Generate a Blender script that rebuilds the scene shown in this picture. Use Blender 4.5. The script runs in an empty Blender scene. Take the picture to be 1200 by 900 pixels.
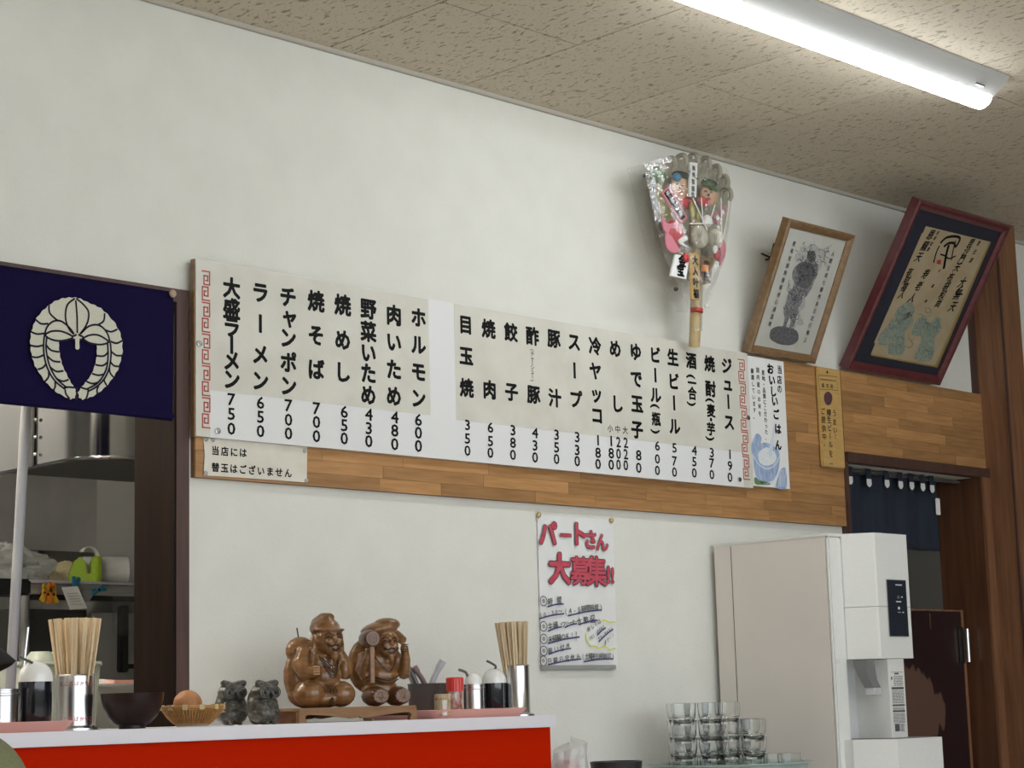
import bpy, bmesh, math, random
from math import sin, cos, pi, radians
from mathutils import Vector, Matrix, noise as mnoise
from mathutils.geometry import tessellate_polygon
random.seed(7)
SC = bpy.context.scene
COL = SC.collection

# ------------------------------------------------------------------ camera
F_PX, YAW, PITCH, ROLL = 2279.76, 0.787041, 0.163753, -0.0276257
CZ = 1.2
fw = Vector((sin(YAW)*cos(PITCH), cos(YAW)*cos(PITCH), sin(PITCH)))
_r = fw.cross(Vector((0, 0, 1))).normalized(); _u = _r.cross(fw)
cr = _r*cos(ROLL)+_u*sin(ROLL); cu = -_r*sin(ROLL)+_u*cos(ROLL)
cam_d = bpy.data.cameras.new('camera'); cam_o = bpy.data.objects.new('camera', cam_d); COL.objects.link(cam_o)
cam_d.sensor_width = 36; cam_d.lens = F_PX/1200*36; cam_d.clip_start = .02
cam_o.matrix_world = Matrix(((cr.x, cu.x, -fw.x, 0), (cr.y, cu.y, -fw.y, 0), (cr.z, cu.z, -fw.z, CZ), (0, 0, 0, 1)))
SC.camera = cam_o

# ------------------------------------------------------------------ world, lights, exposure
wd = bpy.data.worlds.new('world'); SC.world = wd; wd.use_nodes = True
wd.node_tree.nodes['Background'].inputs[0].default_value = (.80, .86, .92, 1)
wd.node_tree.nodes['Background'].inputs[1].default_value = 1.5
SC.view_settings.view_transform = 'Standard'; SC.view_settings.look = 'None'
SC.view_settings.gamma = 1; SC.view_settings.exposure = 1.16
SC.view_settings.use_curve_mapping = False
TUBE = 13.0       # emission of the lit ceiling tubes
KTUBE = 58.0       # emission of the kitchen tube

# ------------------------------------------------------------------ pixel -> plane helpers (measuring the photograph)
CAM = Vector((0, 0, CZ))
def ray(px, py): return fw*F_PX+cr*(px-600)-cu*(py-450)
def P(px, py, y=3.536):
    d = ray(px, py); return CAM+d*(y/d.y)
def PXc(px, py, x):
    d = ray(px, py); return CAM+d*(x/d.x)
def PZ(px, py, z):
    d = ray(px, py); return CAM+d*((z-CZ)/d.z)

# ------------------------------------------------------------------ materials
def nmat(name):
    m = bpy.data.materials.new(name); m.use_nodes = True
    nt = m.node_tree; b = nt.nodes['Principled BSDF']
    return m, nt, b
def C3(c): return (c[0], c[1], c[2], 1)
def mat(name, col, rough=.6, metal=0, col2=None, scale=(40, 40, 40), lo=.35, hi=.65, bump=0, bscale=None, coat=0, spec=None, detail=4, rnd=0, trans=0, ior=1.45, alpha=1):
    m, nt, b = nmat(name); N = nt.nodes; L = nt.links
    b.inputs['Roughness'].default_value = rough; b.inputs['Metallic'].default_value = metal
    b.inputs['Base Color'].default_value = C3(col)
    if coat: b.inputs['Coat Weight'].default_value = coat; b.inputs['Coat Roughness'].default_value = .12
    if spec is not None: b.inputs['Specular IOR Level'].default_value = spec
    if trans: b.inputs['Transmission Weight'].default_value = trans; b.inputs['IOR'].default_value = ior
    if alpha < 1: b.inputs['Alpha'].default_value = alpha
    if col2 is not None or bump:
        g = N.new('ShaderNodeNewGeometry'); mp = N.new('ShaderNodeMapping'); L.new(g.outputs['Position'], mp.inputs[0])
        mp.inputs['Scale'].default_value = scale
        if rnd:
            oi = N.new('ShaderNodeObjectInfo'); cmb = N.new('ShaderNodeCombineXYZ')
            mul = N.new('ShaderNodeMath'); mul.operation = 'MULTIPLY'; mul.inputs[1].default_value = 37
            L.new(oi.outputs['Random'], mul.inputs[0])
            for i in range(3): L.new(mul.outputs[0], cmb.inputs[i])
            L.new(cmb.outputs[0], mp.inputs['Location'])
        n = N.new('ShaderNodeTexNoise'); n.inputs['Scale'].default_value = 1; n.inputs['Detail'].default_value = detail
        L.new(mp.outputs[0], n.inputs['Vector'])
    if col2 is not None:
        r = N.new('ShaderNodeValToRGB'); r.color_ramp.elements[0].position = lo; r.color_ramp.elements[1].position = hi
        r.color_ramp.elements[0].color = C3(col); r.color_ramp.elements[1].color = C3(col2)
        L.new(n.outputs[0], r.inputs[0]); out = r.outputs[0]
        if rnd:
            hs = N.new('ShaderNodeHueSaturation'); L.new(out, hs.inputs['Color'])
            mr = N.new('ShaderNodeMapRange'); mr.inputs[3].default_value = 1-rnd; mr.inputs[4].default_value = 1+rnd
            L.new(oi.outputs['Random'], mr.inputs[0]); L.new(mr.outputs[0], hs.inputs['Value']); out = hs.outputs[0]
        L.new(out, b.inputs['Base Color'])
    if bump:
        bm_ = N.new('ShaderNodeBump'); bm_.inputs['Strength'].default_value = bump; bm_.inputs['Distance'].default_value = .004
        src = n
        if bscale:
            mp2 = N.new('ShaderNodeMapping'); L.new(g.outputs['Position'], mp2.inputs[0]); mp2.inputs['Scale'].default_value = bscale
            src = N.new('ShaderNodeTexNoise'); src.inputs['Scale'].default_value = 1; src.inputs['Detail'].default_value = 5; L.new(mp2.outputs[0], src.inputs['Vector'])
        L.new(src.outputs[0], bm_.inputs['Height']); L.new(bm_.outputs[0], b.inputs['Normal'])
    return m
def emis(name, col, s):
    m, nt, b = nmat(name); b.inputs['Base Color'].default_value = C3(col)
    b.inputs['Emission Color'].default_value = C3(col); b.inputs['Emission Strength'].default_value = s
    return m

M = {}
M['wall'] = mat('white_plaster', (.71, .705, .64), .85, col2=(.74, .735, .67), scale=(9, 9, 9), bump=.35, bscale=(170, 170, 170))
M['ceilstrip'] = mat('ceiling_molding', (.48, .45, .38), .6)
M['floor'] = mat('floor_tile', (.58, .54, .47), .4, col2=(.63, .59, .52), scale=(3, 3, 3))
M['darkwood'] = mat('dark_stained_wood', (.010, .0055, .004), .5, col2=(.017, .009, .006), scale=(60, 60, 4), spec=.06)
M['trimwood'] = mat('brown_trim_wood', (.058, .027, .020), .5, col2=(.085, .042, .031), scale=(70, 70, 5))
M['postwood'] = mat('cedar_post_wood', (.15, .065, .030), .5, col2=(.27, .125, .060), scale=(55, 55, 3.5), lo=.3, hi=.7, bump=.1)
M['reveal'] = mat('door_jamb_wood', (.075, .028, .012), .4, col2=(.12, .048, .022), scale=(50, 50, 3), coat=.2)
M['stave'] = mat('laminated_rubberwood', (.33, .165, .058), .42, col2=(.47, .25, .10), scale=(9, 60, 110), lo=.3, hi=.7, rnd=.22, coat=.15)
M['panelcore'] = mat('panel_core', (.20, .09, .03), .6)
M['white'] = mat('white_board', (.78, .78, .77), .28, coat=.3)
M['beige'] = mat('aged_board_paper', (.62, .60, .52), .35, col2=(.70, .68, .60), scale=(8, 8, 8), coat=.25)
M['ink'] = mat('black_ink', (.006, .006, .006), .6, spec=.15)
M['thinink'] = mat('dark_grey_ink', (.05, .05, .055), .6)
M['red'] = mat('red_print', (.46, .055, .045), .5)
M['screw'] = mat('screw_metal', (.62, .62, .60), .25, 1)
M['paper'] = mat('white_paper', (.80, .80, .78), .6, col2=(.76, .76, .74), scale=(14, 14, 14))
M['oldpaper'] = mat('yellowed_paper', (.66, .62, .52), .6, col2=(.72, .69, .60), scale=(18, 18, 18))
M['cream'] = mat('cream_dye', (.62, .60, .49), .85, col2=(.56, .54, .44), scale=(300, 300, 300))
M['navy'] = mat('navy_cloth', (.0080, .0050, .032), .95, spec=.08, col2=(.0105, .0070, .040), scale=(500, 500, 500), bump=.1)
M['navyline'] = mat('navy_print', (.005, .004, .016), .9)
M['navy2'] = mat('dark_blue_cloth', (.010, .015, .028), .9, col2=(.014, .021, .036), scale=(400, 400, 400))
M['steel'] = mat('stainless_steel', (.20, .20, .205), .14, 1, bump=.012, bscale=(6, 6, 3))
M['steeldull'] = mat('worn_stainless', (.36, .36, .355), .5, .6, col2=(.50, .50, .49), scale=(5, 5, 3), bump=.03, bscale=(9, 9, 4))
M['chrome'] = mat('polished_steel', (.62, .62, .62), .24, 1)
M['black'] = mat('black_paint', (.010, .010, .010), .5)
M['kdark'] = mat('kitchen_dark', (.05, .05, .05), .6)
M['kwall'] = mat('kitchen_grey', (.30, .30, .29), .5)
M['polegrey'] = mat('grey_pipe', (.30, .30, .315), .4)
M['counterwhite'] = mat('white_laminate', (.74, .72, .76), .35)
M['counterred'] = mat('red_laminate', (.47, .014, .0), .5, spec=.03)
M['pink'] = mat('pink_tray', (.74, .38, .33), .35, coat=.2)
M['chop'] = mat('chopstick_wood', (.60, .45, .27), .6, col2=(.74, .60, .40), scale=(90, 90, 9), rnd=.08)
M['plasticwhite'] = mat('white_plastic', (.80, .80, .77), .18, coat=.4)
M['soy'] = mat('soy_sauce_glass', (.007, .008, .014), .07, coat=.6)
M['redcap'] = mat('red_plastic', (.60, .035, .025), .3, coat=.2)
M['chili'] = mat('chili_jar', (.34, .10, .07), .2, col2=(.55, .50, .46), scale=(120, 120, 60), coat=.5)
M['greypot'] = mat('grey_pot', (.105, .10, .095), .4, .3)
M['spoon'] = mat('pale_utensil', (.56, .53, .57), .35)
M['spoondk'] = mat('brown_utensil', (.22, .14, .15), .4)
M['bowl'] = mat('dark_lacquer', (.013, .005, .004), .35, col2=(.022, .008, .007), scale=(30, 30, 200), spec=.3)
M['egg'] = mat('egg_shell', (.34, .145, .052), .55, col2=(.39, .17, .066), scale=(200, 200, 200))
M['wicker'] = mat('wicker', (.30, .135, .030), .5, col2=(.44, .22, .06), scale=(150, 150, 300), coat=.15)
M['owl'] = mat('dark_ceramic', (.022, .022, .016), .30, col2=(.085, .078, .058), scale=(120, 120, 120), bump=.35, bscale=(220, 220, 160), coat=.25)
M['owldk'] = mat('black_glaze', (.008, .008, .007), .25)
M['carve'] = mat('carved_camphor', (.150, .066, .020), .30, col2=(.26, .125, .044), scale=(35, 35, 110), bump=.10, bscale=(60, 60, 260), coat=.35)
M['carvedk'] = mat('carved_walnut', (.090, .034, .013), .33, col2=(.16, .068, .027), scale=(35, 35, 110), bump=.10, bscale=(60, 60, 260), coat=.3)
M['groove'] = mat('carved_groove', (.035, .012, .005), .5)
M['carvelt'] = mat('carved_light', (.42, .25, .13), .4)
M['standwood'] = mat('stand_wood', (.24, .125, .058), .42, col2=(.31, .17, .085), scale=(20, 60, 120))
M['machine'] = mat('machine_enamel', (.73, .67, .61), .38, col2=(.76, .70, .64), scale=(4, 4, 4), spec=.4)
M['machineface'] = mat('machine_front_plastic', (.78, .78, .74), .4, col2=(.74, .74, .70), scale=(300, 300, 300), bump=.15, bscale=(500, 500, 500))
M['alcove'] = mat('alcove_plastic', (.60, .61, .61), .3)
M['greyplastic'] = mat('grey_plastic', (.19, .19, .19), .35)
M['clearplast'] = mat('clear_spout', (.55, .55, .55), .15, coat=.4)
M['display'] = mat('display_glass', (.018, .024, .034), .05, coat=.5)
M['lightink'] = mat('display_print', (.62, .66, .66), .5)
M['label'] = mat('label_print', (.10, .10, .10), .6)
M['glass'] = mat('clear_glass', (.99, 1.0, .995), .05, trans=1, ior=1.36)
M['greenplastic'] = mat('pale_green_plastic', (.42, .54, .48), .3, trans=.25, coat=.3)
M['olive'] = mat('olive_jacket', (.15, .155, .075), .9, col2=(.18, .185, .095), scale=(200, 200, 200))
M['skin'] = mat('skin', (.60, .36, .25), .55)
M['capblack'] = mat('black_cap', (.005, .005, .006), .85)
M['trouser'] = mat('dark_trousers', (.03, .03, .04), .9)
M['goldwood'] = mat('gilt_frame_wood', (.17, .095, .042), .35, col2=(.23, .135, .062), scale=(60, 60, 60), coat=.4)
M['redwood'] = mat('rosewood_frame', (.085, .016, .020), .3, col2=(.12, .026, .030), scale=(50, 50, 50), coat=.4)
M['mat_navy'] = mat('navy_mount', (.022, .025, .040), .5)
M['goldline'] = mat('gold_edge', (.42, .29, .10), .4, .3)
M['printpaper'] = mat('print_paper', (.52, .52, .46), .6, col2=(.56, .56, .50), scale=(20, 20, 20))
M['shikishi'] = mat('aged_silk_paper', (.42, .33, .20), .6, col2=(.47, .38, .24), scale=(15, 15, 15))
M['inkgrey'] = mat('wash_ink', (.14, .14, .15), .7, col2=(.28, .28, .28), scale=(130, 130, 130), detail=6)
M['inkdk'] = mat('dense_wash_ink', (.075, .075, .08), .7, col2=(.16, .16, .165), scale=(170, 170, 170), detail=6)
M['inkpale'] = mat('pale_wash_ink', (.36, .36, .35), .7, col2=(.50, .50, .46), scale=(150, 150, 150))
M['teal'] = mat('faded_teal', (.17, .25, .23), .7, col2=(.36, .36, .26), scale=(120, 120, 120))
M['tealdk'] = mat('teal_line', (.09, .15, .15), .7)
M['yelpaper'] = mat('yellow_wood_plate', (.50, .31, .10), .45, col2=(.56, .36, .13), scale=(20, 20, 120))
M['brownink'] = mat('brown_ink', (.045, .022, .012), .6)
M['purple'] = mat('plum_print', (.10, .045, .055), .5)
M['redmark'] = mat('red_marker', (.50, .055, .085), .6, col2=(.56, .085, .12), scale=(60, 60, 60))
M['darkred'] = mat('dark_outline', (.06, .012, .03), .6)
M['bluemark'] = mat('blue_marker', (.07, .065, .17), .6)
M['yelmark'] = mat('yellow_marker', (.72, .72, .12), .6)
M['tubegrey'] = mat('rail_metal', (.42, .42, .40), .4, .4)
M['gold'] = mat('brass_pin', (.60, .44, .20), .3, .8)
M['bluepic'] = mat('tub_blue', (.24, .33, .52), .5, col2=(.42, .50, .66), scale=(90, 90, 30))
M['bluepale'] = mat('tub_pale', (.60, .68, .78), .5)
M['greenpic'] = mat('leaf_print', (.14, .24, .10), .5)
M['rice'] = mat('rice_print', (.80, .81, .78), .5, col2=(.66, .70, .74), scale=(160, 160, 160))
M['bamboo'] = mat('bamboo', (.44, .32, .15), .45, col2=(.55, .42, .22), scale=(60, 60, 12))
M['rakegrey'] = mat('woven_rake', (.27, .245, .18), .6, col2=(.36, .33, .25), scale=(150, 150, 60))
M['mask'] = mat('mask_skin', (.56, .35, .22), .5)
M['green'] = mat('pine_green', (.07, .15, .05), .7)
M['lime'] = mat('lime_plastic', (.34, .50, .03), .35, coat=.3)
M['fishred'] = mat('sea_bream_red', (.50, .03, .04), .4)
M['fishpink'] = mat('pink_tail', (.58, .20, .25), .45)
M['cord'] = mat('straw_cord', (.48, .45, .36), .7)
M['olivegold'] = mat('gold_coin', (.33, .29, .08), .4, .3)
M['orange'] = mat('orange_plastic', (.70, .24, .03), .4)
M['yellow'] = mat('yellow_plastic', (.70, .42, .03), .4)
M['blueclip'] = mat('blue_clip', (.03, .20, .34), .35)
M['core'] = mat('cardboard', (.40, .30, .20), .8)
M['noodle'] = mat('noodle_straw', (.58, .50, .27), .6, col2=(.70, .62, .38), scale=(150, 150, 150))
M['container'] = mat('milky_container', (.40, .43, .37), .4, col2=(.44, .47, .41), scale=(20, 20, 20))
M['doorbrown'] = None
M['darkbowl'] = mat('black_bowl', (.02, .018, .018), .3)
M['greywall'] = mat('back_room_grey', (.23, .23, .22), .8)
M['tube'] = emis('lit_tube', (.93, .97, 1.0), TUBE)
M['ktube'] = emis('kitchen_tube', (1.0, .93, .80), KTUBE)
M['added_backtube'] = emis('added_back_room_tube', (1.0, .97, .9), 16.0)
M['fixture'] = mat('fixture_enamel', (.55, .55, .53), .5)

# thin clear film: mostly see-through with a sharp sheen and creases
def film(name, tint, base_alpha, gloss=.07, bscale=18, bstr=1.0):
    m, nt, b = nmat(name); N = nt.nodes; L = nt.links; N.remove(b)
    out = N['Material Output']
    t = N.new('ShaderNodeBsdfTransparent'); t.inputs[0].default_value = C3(tint)
    g = N.new('ShaderNodeBsdfGlossy'); g.inputs['Roughness'].default_value = .10; g.inputs['Color'].default_value = (1, 1, 1, 1)
    d = N.new('ShaderNodeBsdfDiffuse'); d.inputs[0].default_value = (.75, .76, .74, 1)
    ge = N.new('ShaderNodeNewGeometry'); n = N.new('ShaderNodeTexNoise'); n.inputs['Scale'].default_value = bscale; n.inputs['Detail'].default_value = 3
    L.new(ge.outputs['Position'], n.inputs['Vector'])
    bu = N.new('ShaderNodeBump'); bu.inputs['Strength'].default_value = bstr; bu.inputs['Distance'].default_value = .02
    L.new(n.outputs[0], bu.inputs['Height']); L.new(bu.outputs[0], g.inputs['Normal'])
    m1 = N.new('ShaderNodeMixShader'); m1.inputs[0].default_value = base_alpha; L.new(t.outputs[0], m1.inputs[1]); L.new(d.outputs[0], m1.inputs[2])
    m2 = N.new('ShaderNodeMixShader'); m2.inputs[0].default_value = gloss; L.new(m1.outputs[0], m2.inputs[1]); L.new(g.outputs[0], m2.inputs[2])
    L.new(m2.outputs[0], out.inputs[0]); return m
M['film'] = film('clear_film', (.96, .96, .95), .05, .09, 20, .9)
M['bag'] = film('plastic_bag', (.95, .95, .94), .42, .12, 40, 1.0)
M['pane'] = film('picture_glass', (.97, .97, .97), .0, .05, 1, 0.0)

# ceiling board: fissured acoustic surface
def ceiling_mat():
    m, nt, b = nmat('fissured_ceiling_board'); N = nt.nodes; L = nt.links
    g = N.new('ShaderNodeNewGeometry')
    oi = N.new('ShaderNodeObjectInfo')
    def fiss(sx, sy, seed, lo, hi, det):
        mp = N.new('ShaderNodeMapping'); mp.inputs['Scale'].default_value = (sx, sy, 1); mp.inputs['Location'].default_value = (seed, seed, 0)
        mp.inputs['Rotation'].default_value = (0, 0, .12)
        L.new(g.outputs['Position'], mp.inputs[0])
        n = N.new('ShaderNodeTexNoise'); n.inputs['Scale'].default_value = 1; n.inputs['Detail'].default_value = det; n.inputs['Roughness'].default_value = .45
        L.new(mp.outputs[0], n.inputs[0])
        r = N.new('ShaderNodeMapRange'); r.inputs[1].default_value = lo; r.inputs[2].default_value = hi; L.new(n.outputs[0], r.inputs[0]); return r.outputs[0]
    a = fiss(105, 34, 0, .61, .67, 2); c = fiss(170, 130, 9, .67, .72, 1)
    mx = N.new('ShaderNodeMath'); mx.operation = 'MAXIMUM'; L.new(a, mx.inputs[0]); L.new(c, mx.inputs[1])
    mc = N.new('ShaderNodeMix'); mc.data_type = 'RGBA'; mc.inputs[6].default_value = (.62, .55, .43, 1); mc.inputs[7].default_value = (.33, .28, .19, 1)
    L.new(mx.outputs[0], mc.inputs[0]); 
    hs = N.new('ShaderNodeHueSaturation'); mr = N.new('ShaderNodeMapRange'); mr.inputs[3].default_value = .95; mr.inputs[4].default_value = 1.05
    L.new(oi.outputs['Random'], mr.inputs[0]); L.new(mr.outputs[0], hs.inputs['Value']); L.new(mc.outputs[2], hs.inputs['Color']); L.new(hs.outputs[0], b.inputs['Base Color'])
    b.inputs['Roughness'].default_value = .9
    iv = N.new('ShaderNodeMath'); iv.operation = 'SUBTRACT'; iv.inputs[0].default_value = 1; L.new(mx.outputs[0], iv.inputs[1])
    bu = N.new('ShaderNodeBump'); bu.inputs['Strength'].default_value = .6; bu.inputs['Distance'].default_value = .003; L.new(iv.outputs[0], bu.inputs['Height']); L.new(bu.outputs[0], b.inputs['Normal'])
    return m
M['ceiling'] = ceiling_mat()
def patchy_door():  # paler brown patch with a noisy edge on dark lacquer
    m, nt, b = nmat('patchy_door_lacquer'); N = nt.nodes; L = nt.links
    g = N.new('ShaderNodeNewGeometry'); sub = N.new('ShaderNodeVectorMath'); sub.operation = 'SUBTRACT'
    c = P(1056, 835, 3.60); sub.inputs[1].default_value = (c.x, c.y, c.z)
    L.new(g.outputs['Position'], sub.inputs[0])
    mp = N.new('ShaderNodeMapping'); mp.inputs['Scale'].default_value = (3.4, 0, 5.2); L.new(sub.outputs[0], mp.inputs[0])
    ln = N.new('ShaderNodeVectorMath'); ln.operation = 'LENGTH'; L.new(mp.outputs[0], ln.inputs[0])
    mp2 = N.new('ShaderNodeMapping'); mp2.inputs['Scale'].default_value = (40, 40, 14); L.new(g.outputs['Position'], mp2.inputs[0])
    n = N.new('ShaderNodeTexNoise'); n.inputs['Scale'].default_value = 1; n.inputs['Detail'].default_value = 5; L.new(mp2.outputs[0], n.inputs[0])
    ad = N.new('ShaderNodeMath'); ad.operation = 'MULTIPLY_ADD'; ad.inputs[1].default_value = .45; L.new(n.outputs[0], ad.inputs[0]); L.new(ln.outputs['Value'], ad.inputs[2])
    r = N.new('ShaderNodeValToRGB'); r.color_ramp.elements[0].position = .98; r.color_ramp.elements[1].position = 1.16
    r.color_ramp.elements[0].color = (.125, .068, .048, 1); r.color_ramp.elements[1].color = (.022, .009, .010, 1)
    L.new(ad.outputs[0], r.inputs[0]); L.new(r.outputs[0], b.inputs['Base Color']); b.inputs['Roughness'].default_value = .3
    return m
M['doorbrown'] = patchy_door()

# ------------------------------------------------------------------ mesh builder
def basis(d):
    d = d.normalized(); a = Vector((0, 0, 1)) if abs(d.z) < .9 else Vector((1, 0, 0))
    x = d.cross(a).normalized(); return x, x.cross(d).normalized()
class MB:
    def __init__(s): s.v = []; s.f = []
    def add(s, vs, fs):
        o = len(s.v); s.v += [Vector(v) for v in vs]; s.f += [[i+o for i in f] for f in fs]; return s
    def box(s, lo, hi, mtx=None, bev=0):
        x0, y0, z0 = lo; x1, y1, z1 = hi
        if bev:
            b = bmesh.new(); bmesh.ops.create_cube(b, size=1)
            for v in b.verts: v.co = Vector((x0+(v.co.x+.5)*(x1-x0), y0+(v.co.y+.5)*(y1-y0), z0+(v.co.z+.5)*(z1-z0)))
            bmesh.ops.bevel(b, geom=b.edges[:], offset=bev, segments=2, affect='EDGES')
            b.verts.index_update(); vs = [v.co.copy() for v in b.verts]; fs = [[v.index for v in f.verts] for f in b.faces]; b.free()
        else:
            vs = [Vector(p) for p in ((x0, y0, z0), (x1, y0, z0), (x1, y1, z0), (x0, y1, z0), (x0, y0, z1), (x1, y0, z1), (x1, y1, z1), (x0, y1, z1))]
            fs = [(0, 3, 2, 1), (4, 5, 6, 7), (0, 1, 5, 4), (1, 2, 6, 5), (2, 3, 7, 6), (3, 0, 4, 7)]
        if mtx is not None: vs = [mtx @ v for v in vs]
        return s.add(vs, fs)
    def tube(s, pts, r, n=10, cap=True):
        pts = [Vector(p) for p in pts]; k = len(pts)
        if not isinstance(r, (list, tuple)): r = [r]*k
        vs = []; fs = []; px = None
        for i, p in enumerate(pts):
            d = (pts[min(i+1, k-1)]-pts[max(i-1, 0)])
            if px is None: x, y = basis(d)
            else:
                dn = d.normalized(); x = (px-dn*px.dot(dn)).normalized(); y = x.cross(dn)
            px = x
            for j in range(n):
                a = 2*pi*j/n; vs.append(p+x*(cos(a)*r[i])+y*(sin(a)*r[i]))
        for i in range(k-1):
            for j in range(n):
                a = i*n+j; b = i*n+(j+1) % n; fs.append((a, b, b+n, a+n))
        if cap: fs.append(tuple(range(n))[::-1]); fs.append(tuple(range((k-1)*n, k*n)))
        return s.add(vs, fs)
    def lathe(s, prof, c=(0, 0, 0), n=28, sx=1, sy=1, cap0=False, cap1=False):
        c = Vector(c); vs = []; fs = []; k = len(prof)
        for r, z in prof:
            for j in range(n):
                a = 2*pi*j/n; vs.append(c+Vector((r*cos(a)*sx, r*sin(a)*sy, z)))
        for i in range(k-1):
            for j in range(n):
                a = i*n+j; b = i*n+(j+1) % n; fs.append((a, b, b+n, a+n))
        if cap0: fs.append(tuple(range(n))[::-1])
        if cap1: fs.append(tuple(range((k-1)*n, k*n)))
        return s.add(vs, fs)
    def ball(s, c, r, n=14, m=9, rot=None):
        if not isinstance(r, (list, tuple)): r = (r, r, r)
        c = Vector(c); vs = []; fs = []
        for i in range(m+1):
            t = pi*i/m
            for j in range(n):
                a = 2*pi*j/n; v = Vector((r[0]*sin(t)*cos(a), r[1]*sin(t)*sin(a), r[2]*cos(t)))
                if rot is not None: v = rot @ v
                vs.append(c+v)
        for i in range(m):
            for j in range(n):
                a = i*n+j; b = i*n+(j+1) % n; fs.append((a, a+n, b+n, b))
        return s.add(vs, fs)
    def prism(s, pts, d):                      # closed outline (3D points), pushed along d
        pts = [Vector(p) for p in pts]; d = Vector(d); n = len(pts)
        tri = tessellate_polygon([pts])
        vs = pts+[p+d for p in pts]
        fs = [tuple(t) for t in tri]+[(t[2]+n, t[1]+n, t[0]+n) for t in tri]
        fs += [(i, (i+1) % n, (i+1) % n+n, i+n) for i in range(n)]
        return s.add(vs, fs)
    def flat(s, pts):
        pts = [Vector(p) for p in pts]; return s.add(pts, [tuple(t) for t in tessellate_polygon([pts])])
    def ribbon(s, pts, w, nrm, closed=False):  # flat stripe along pts lying across normal nrm
        pts = [Vector(p) for p in pts]; nrm = Vector(nrm).normalized(); k = len(pts); vs = []; fs = []
        for i, p in enumerate(pts):
            if closed: d = pts[(i+1) % k]-pts[i-1]
            else: d = pts[min(i+1, k-1)]-pts[max(i-1, 0)]
            t = nrm.cross(d).normalized()*(w/2 if not isinstance(w, (list, tuple)) else w[i]/2)
            vs += [p+t, p-t]
        for i in range(k-1 if not closed else k):
            j = (i+1) % k; fs.append((2*i, 2*i+1, 2*j+1, 2*j))
        return s.add(vs, fs)
    def grid(s, fn, nu, nv):
        vs = [fn(i/nu, j/nv) for j in range(nv+1) for i in range(nu+1)]
        fs = [(j*(nu+1)+i, j*(nu+1)+i+1, (j+1)*(nu+1)+i+1, (j+1)*(nu+1)+i) for j in range(nv) for i in range(nu)]
        return s.add(vs, fs)
    def xf(s, m):
        s.v = [m @ v for v in s.v]; return s
    def build(s, name, m, parent=None, smooth=False, origin=None, fix=False):
        me = bpy.data.meshes.new(name)
        off = wloc(parent) if parent is not None else (Vector(origin) if origin is not None else Vector((0, 0, 0)))
        me.from_pydata([v-off for v in s.v], [], s.f); me.update()
        if fix:
            b = bmesh.new(); b.from_mesh(me); bmesh.ops.remove_doubles(b, verts=b.verts, dist=1e-6); bmesh.ops.recalc_face_normals(b, faces=b.faces); b.to_mesh(me); b.free()
        me.materials.append(m if not isinstance(m, str) else M[m])
        if smooth:
            me.polygons.foreach_set('use_smooth', [True]*len(me.polygons))
            try: me.set_sharp_from_angle(angle=radians(38))
            except Exception: pass
        o = bpy.data.objects.new(name, me); COL.objects.link(o)
        if parent is not None: o.parent = parent
        elif origin is not None: o.location = origin
        return o
def wloc(o):
    p = Vector(o.location)
    while o.parent: o = o.parent; p += Vector(o.location)
    return p
def tag(o, label, cat, group=None, kind=None):
    if label: o['label'] = label
    if cat: o['category'] = cat
    if group: o['group'] = group
    if kind: o['kind'] = kind
    return o
def thing(name, label, cat, loc, group=None):
    o = bpy.data.objects.new(name, None); o.empty_display_size = .02; o.location = loc; COL.objects.link(o)
    return tag(o, label, cat, group)
def struct(o): o['kind'] = 'structure'; return o
def dup(root, loc, rotz=0, label=None, cat=None):
    r = root.copy(); COL.objects.link(r); r.location = loc; r.rotation_euler = (0, 0, rotz)
    if label: r['label'] = label
    for ch in list(root.children):
        c = ch.copy(); COL.objects.link(c); c.parent = r
        for g in ch.children:
            d = g.copy(); COL.objects.link(d); d.parent = c
    return r
def spline(pts, n=6, closed=False):
    pts = [Vector(p) for p in pts]; k = len(pts); out = []
    for i in range(k if closed else k-1):
        if closed: a, b, c, d = pts[i-1], pts[i], pts[(i+1) % k], pts[(i+2) % k]
        else: a, b, c, d = pts[max(i-1, 0)], pts[i], pts[i+1], pts[min(i+2, k-1)]
        for j in range(n):
            t = j/n; out.append(.5*((2*b)+(c-a)*t+(2*a-5*b+4*c-d)*t*t+(3*b-a-3*c+d)*t**3))
    if not closed: out.append(pts[-1])
    return out
def remeshed(mb, name, m, parent, voxel, smooth=4, origin=None):
    o = mb.build(name, m, parent, origin=origin)
    md = o.modifiers.new('r', 'REMESH'); md.mode = 'VOXEL'; md.voxel_size = voxel
    if smooth: s2 = o.modifiers.new('s', 'SMOOTH'); s2.iterations = smooth; s2.factor = .5
    dg = bpy.context.evaluated_depsgraph_get(); dg.update()
    me = bpy.data.meshes.new_from_object(o.evaluated_get(dg)); o.modifiers.clear(); o.data = me
    if not me.materials: me.materials.append(M[m] if isinstance(m, str) else m)
    me.polygons.foreach_set('use_smooth', [True]*len(me.polygons))
    return o

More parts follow.
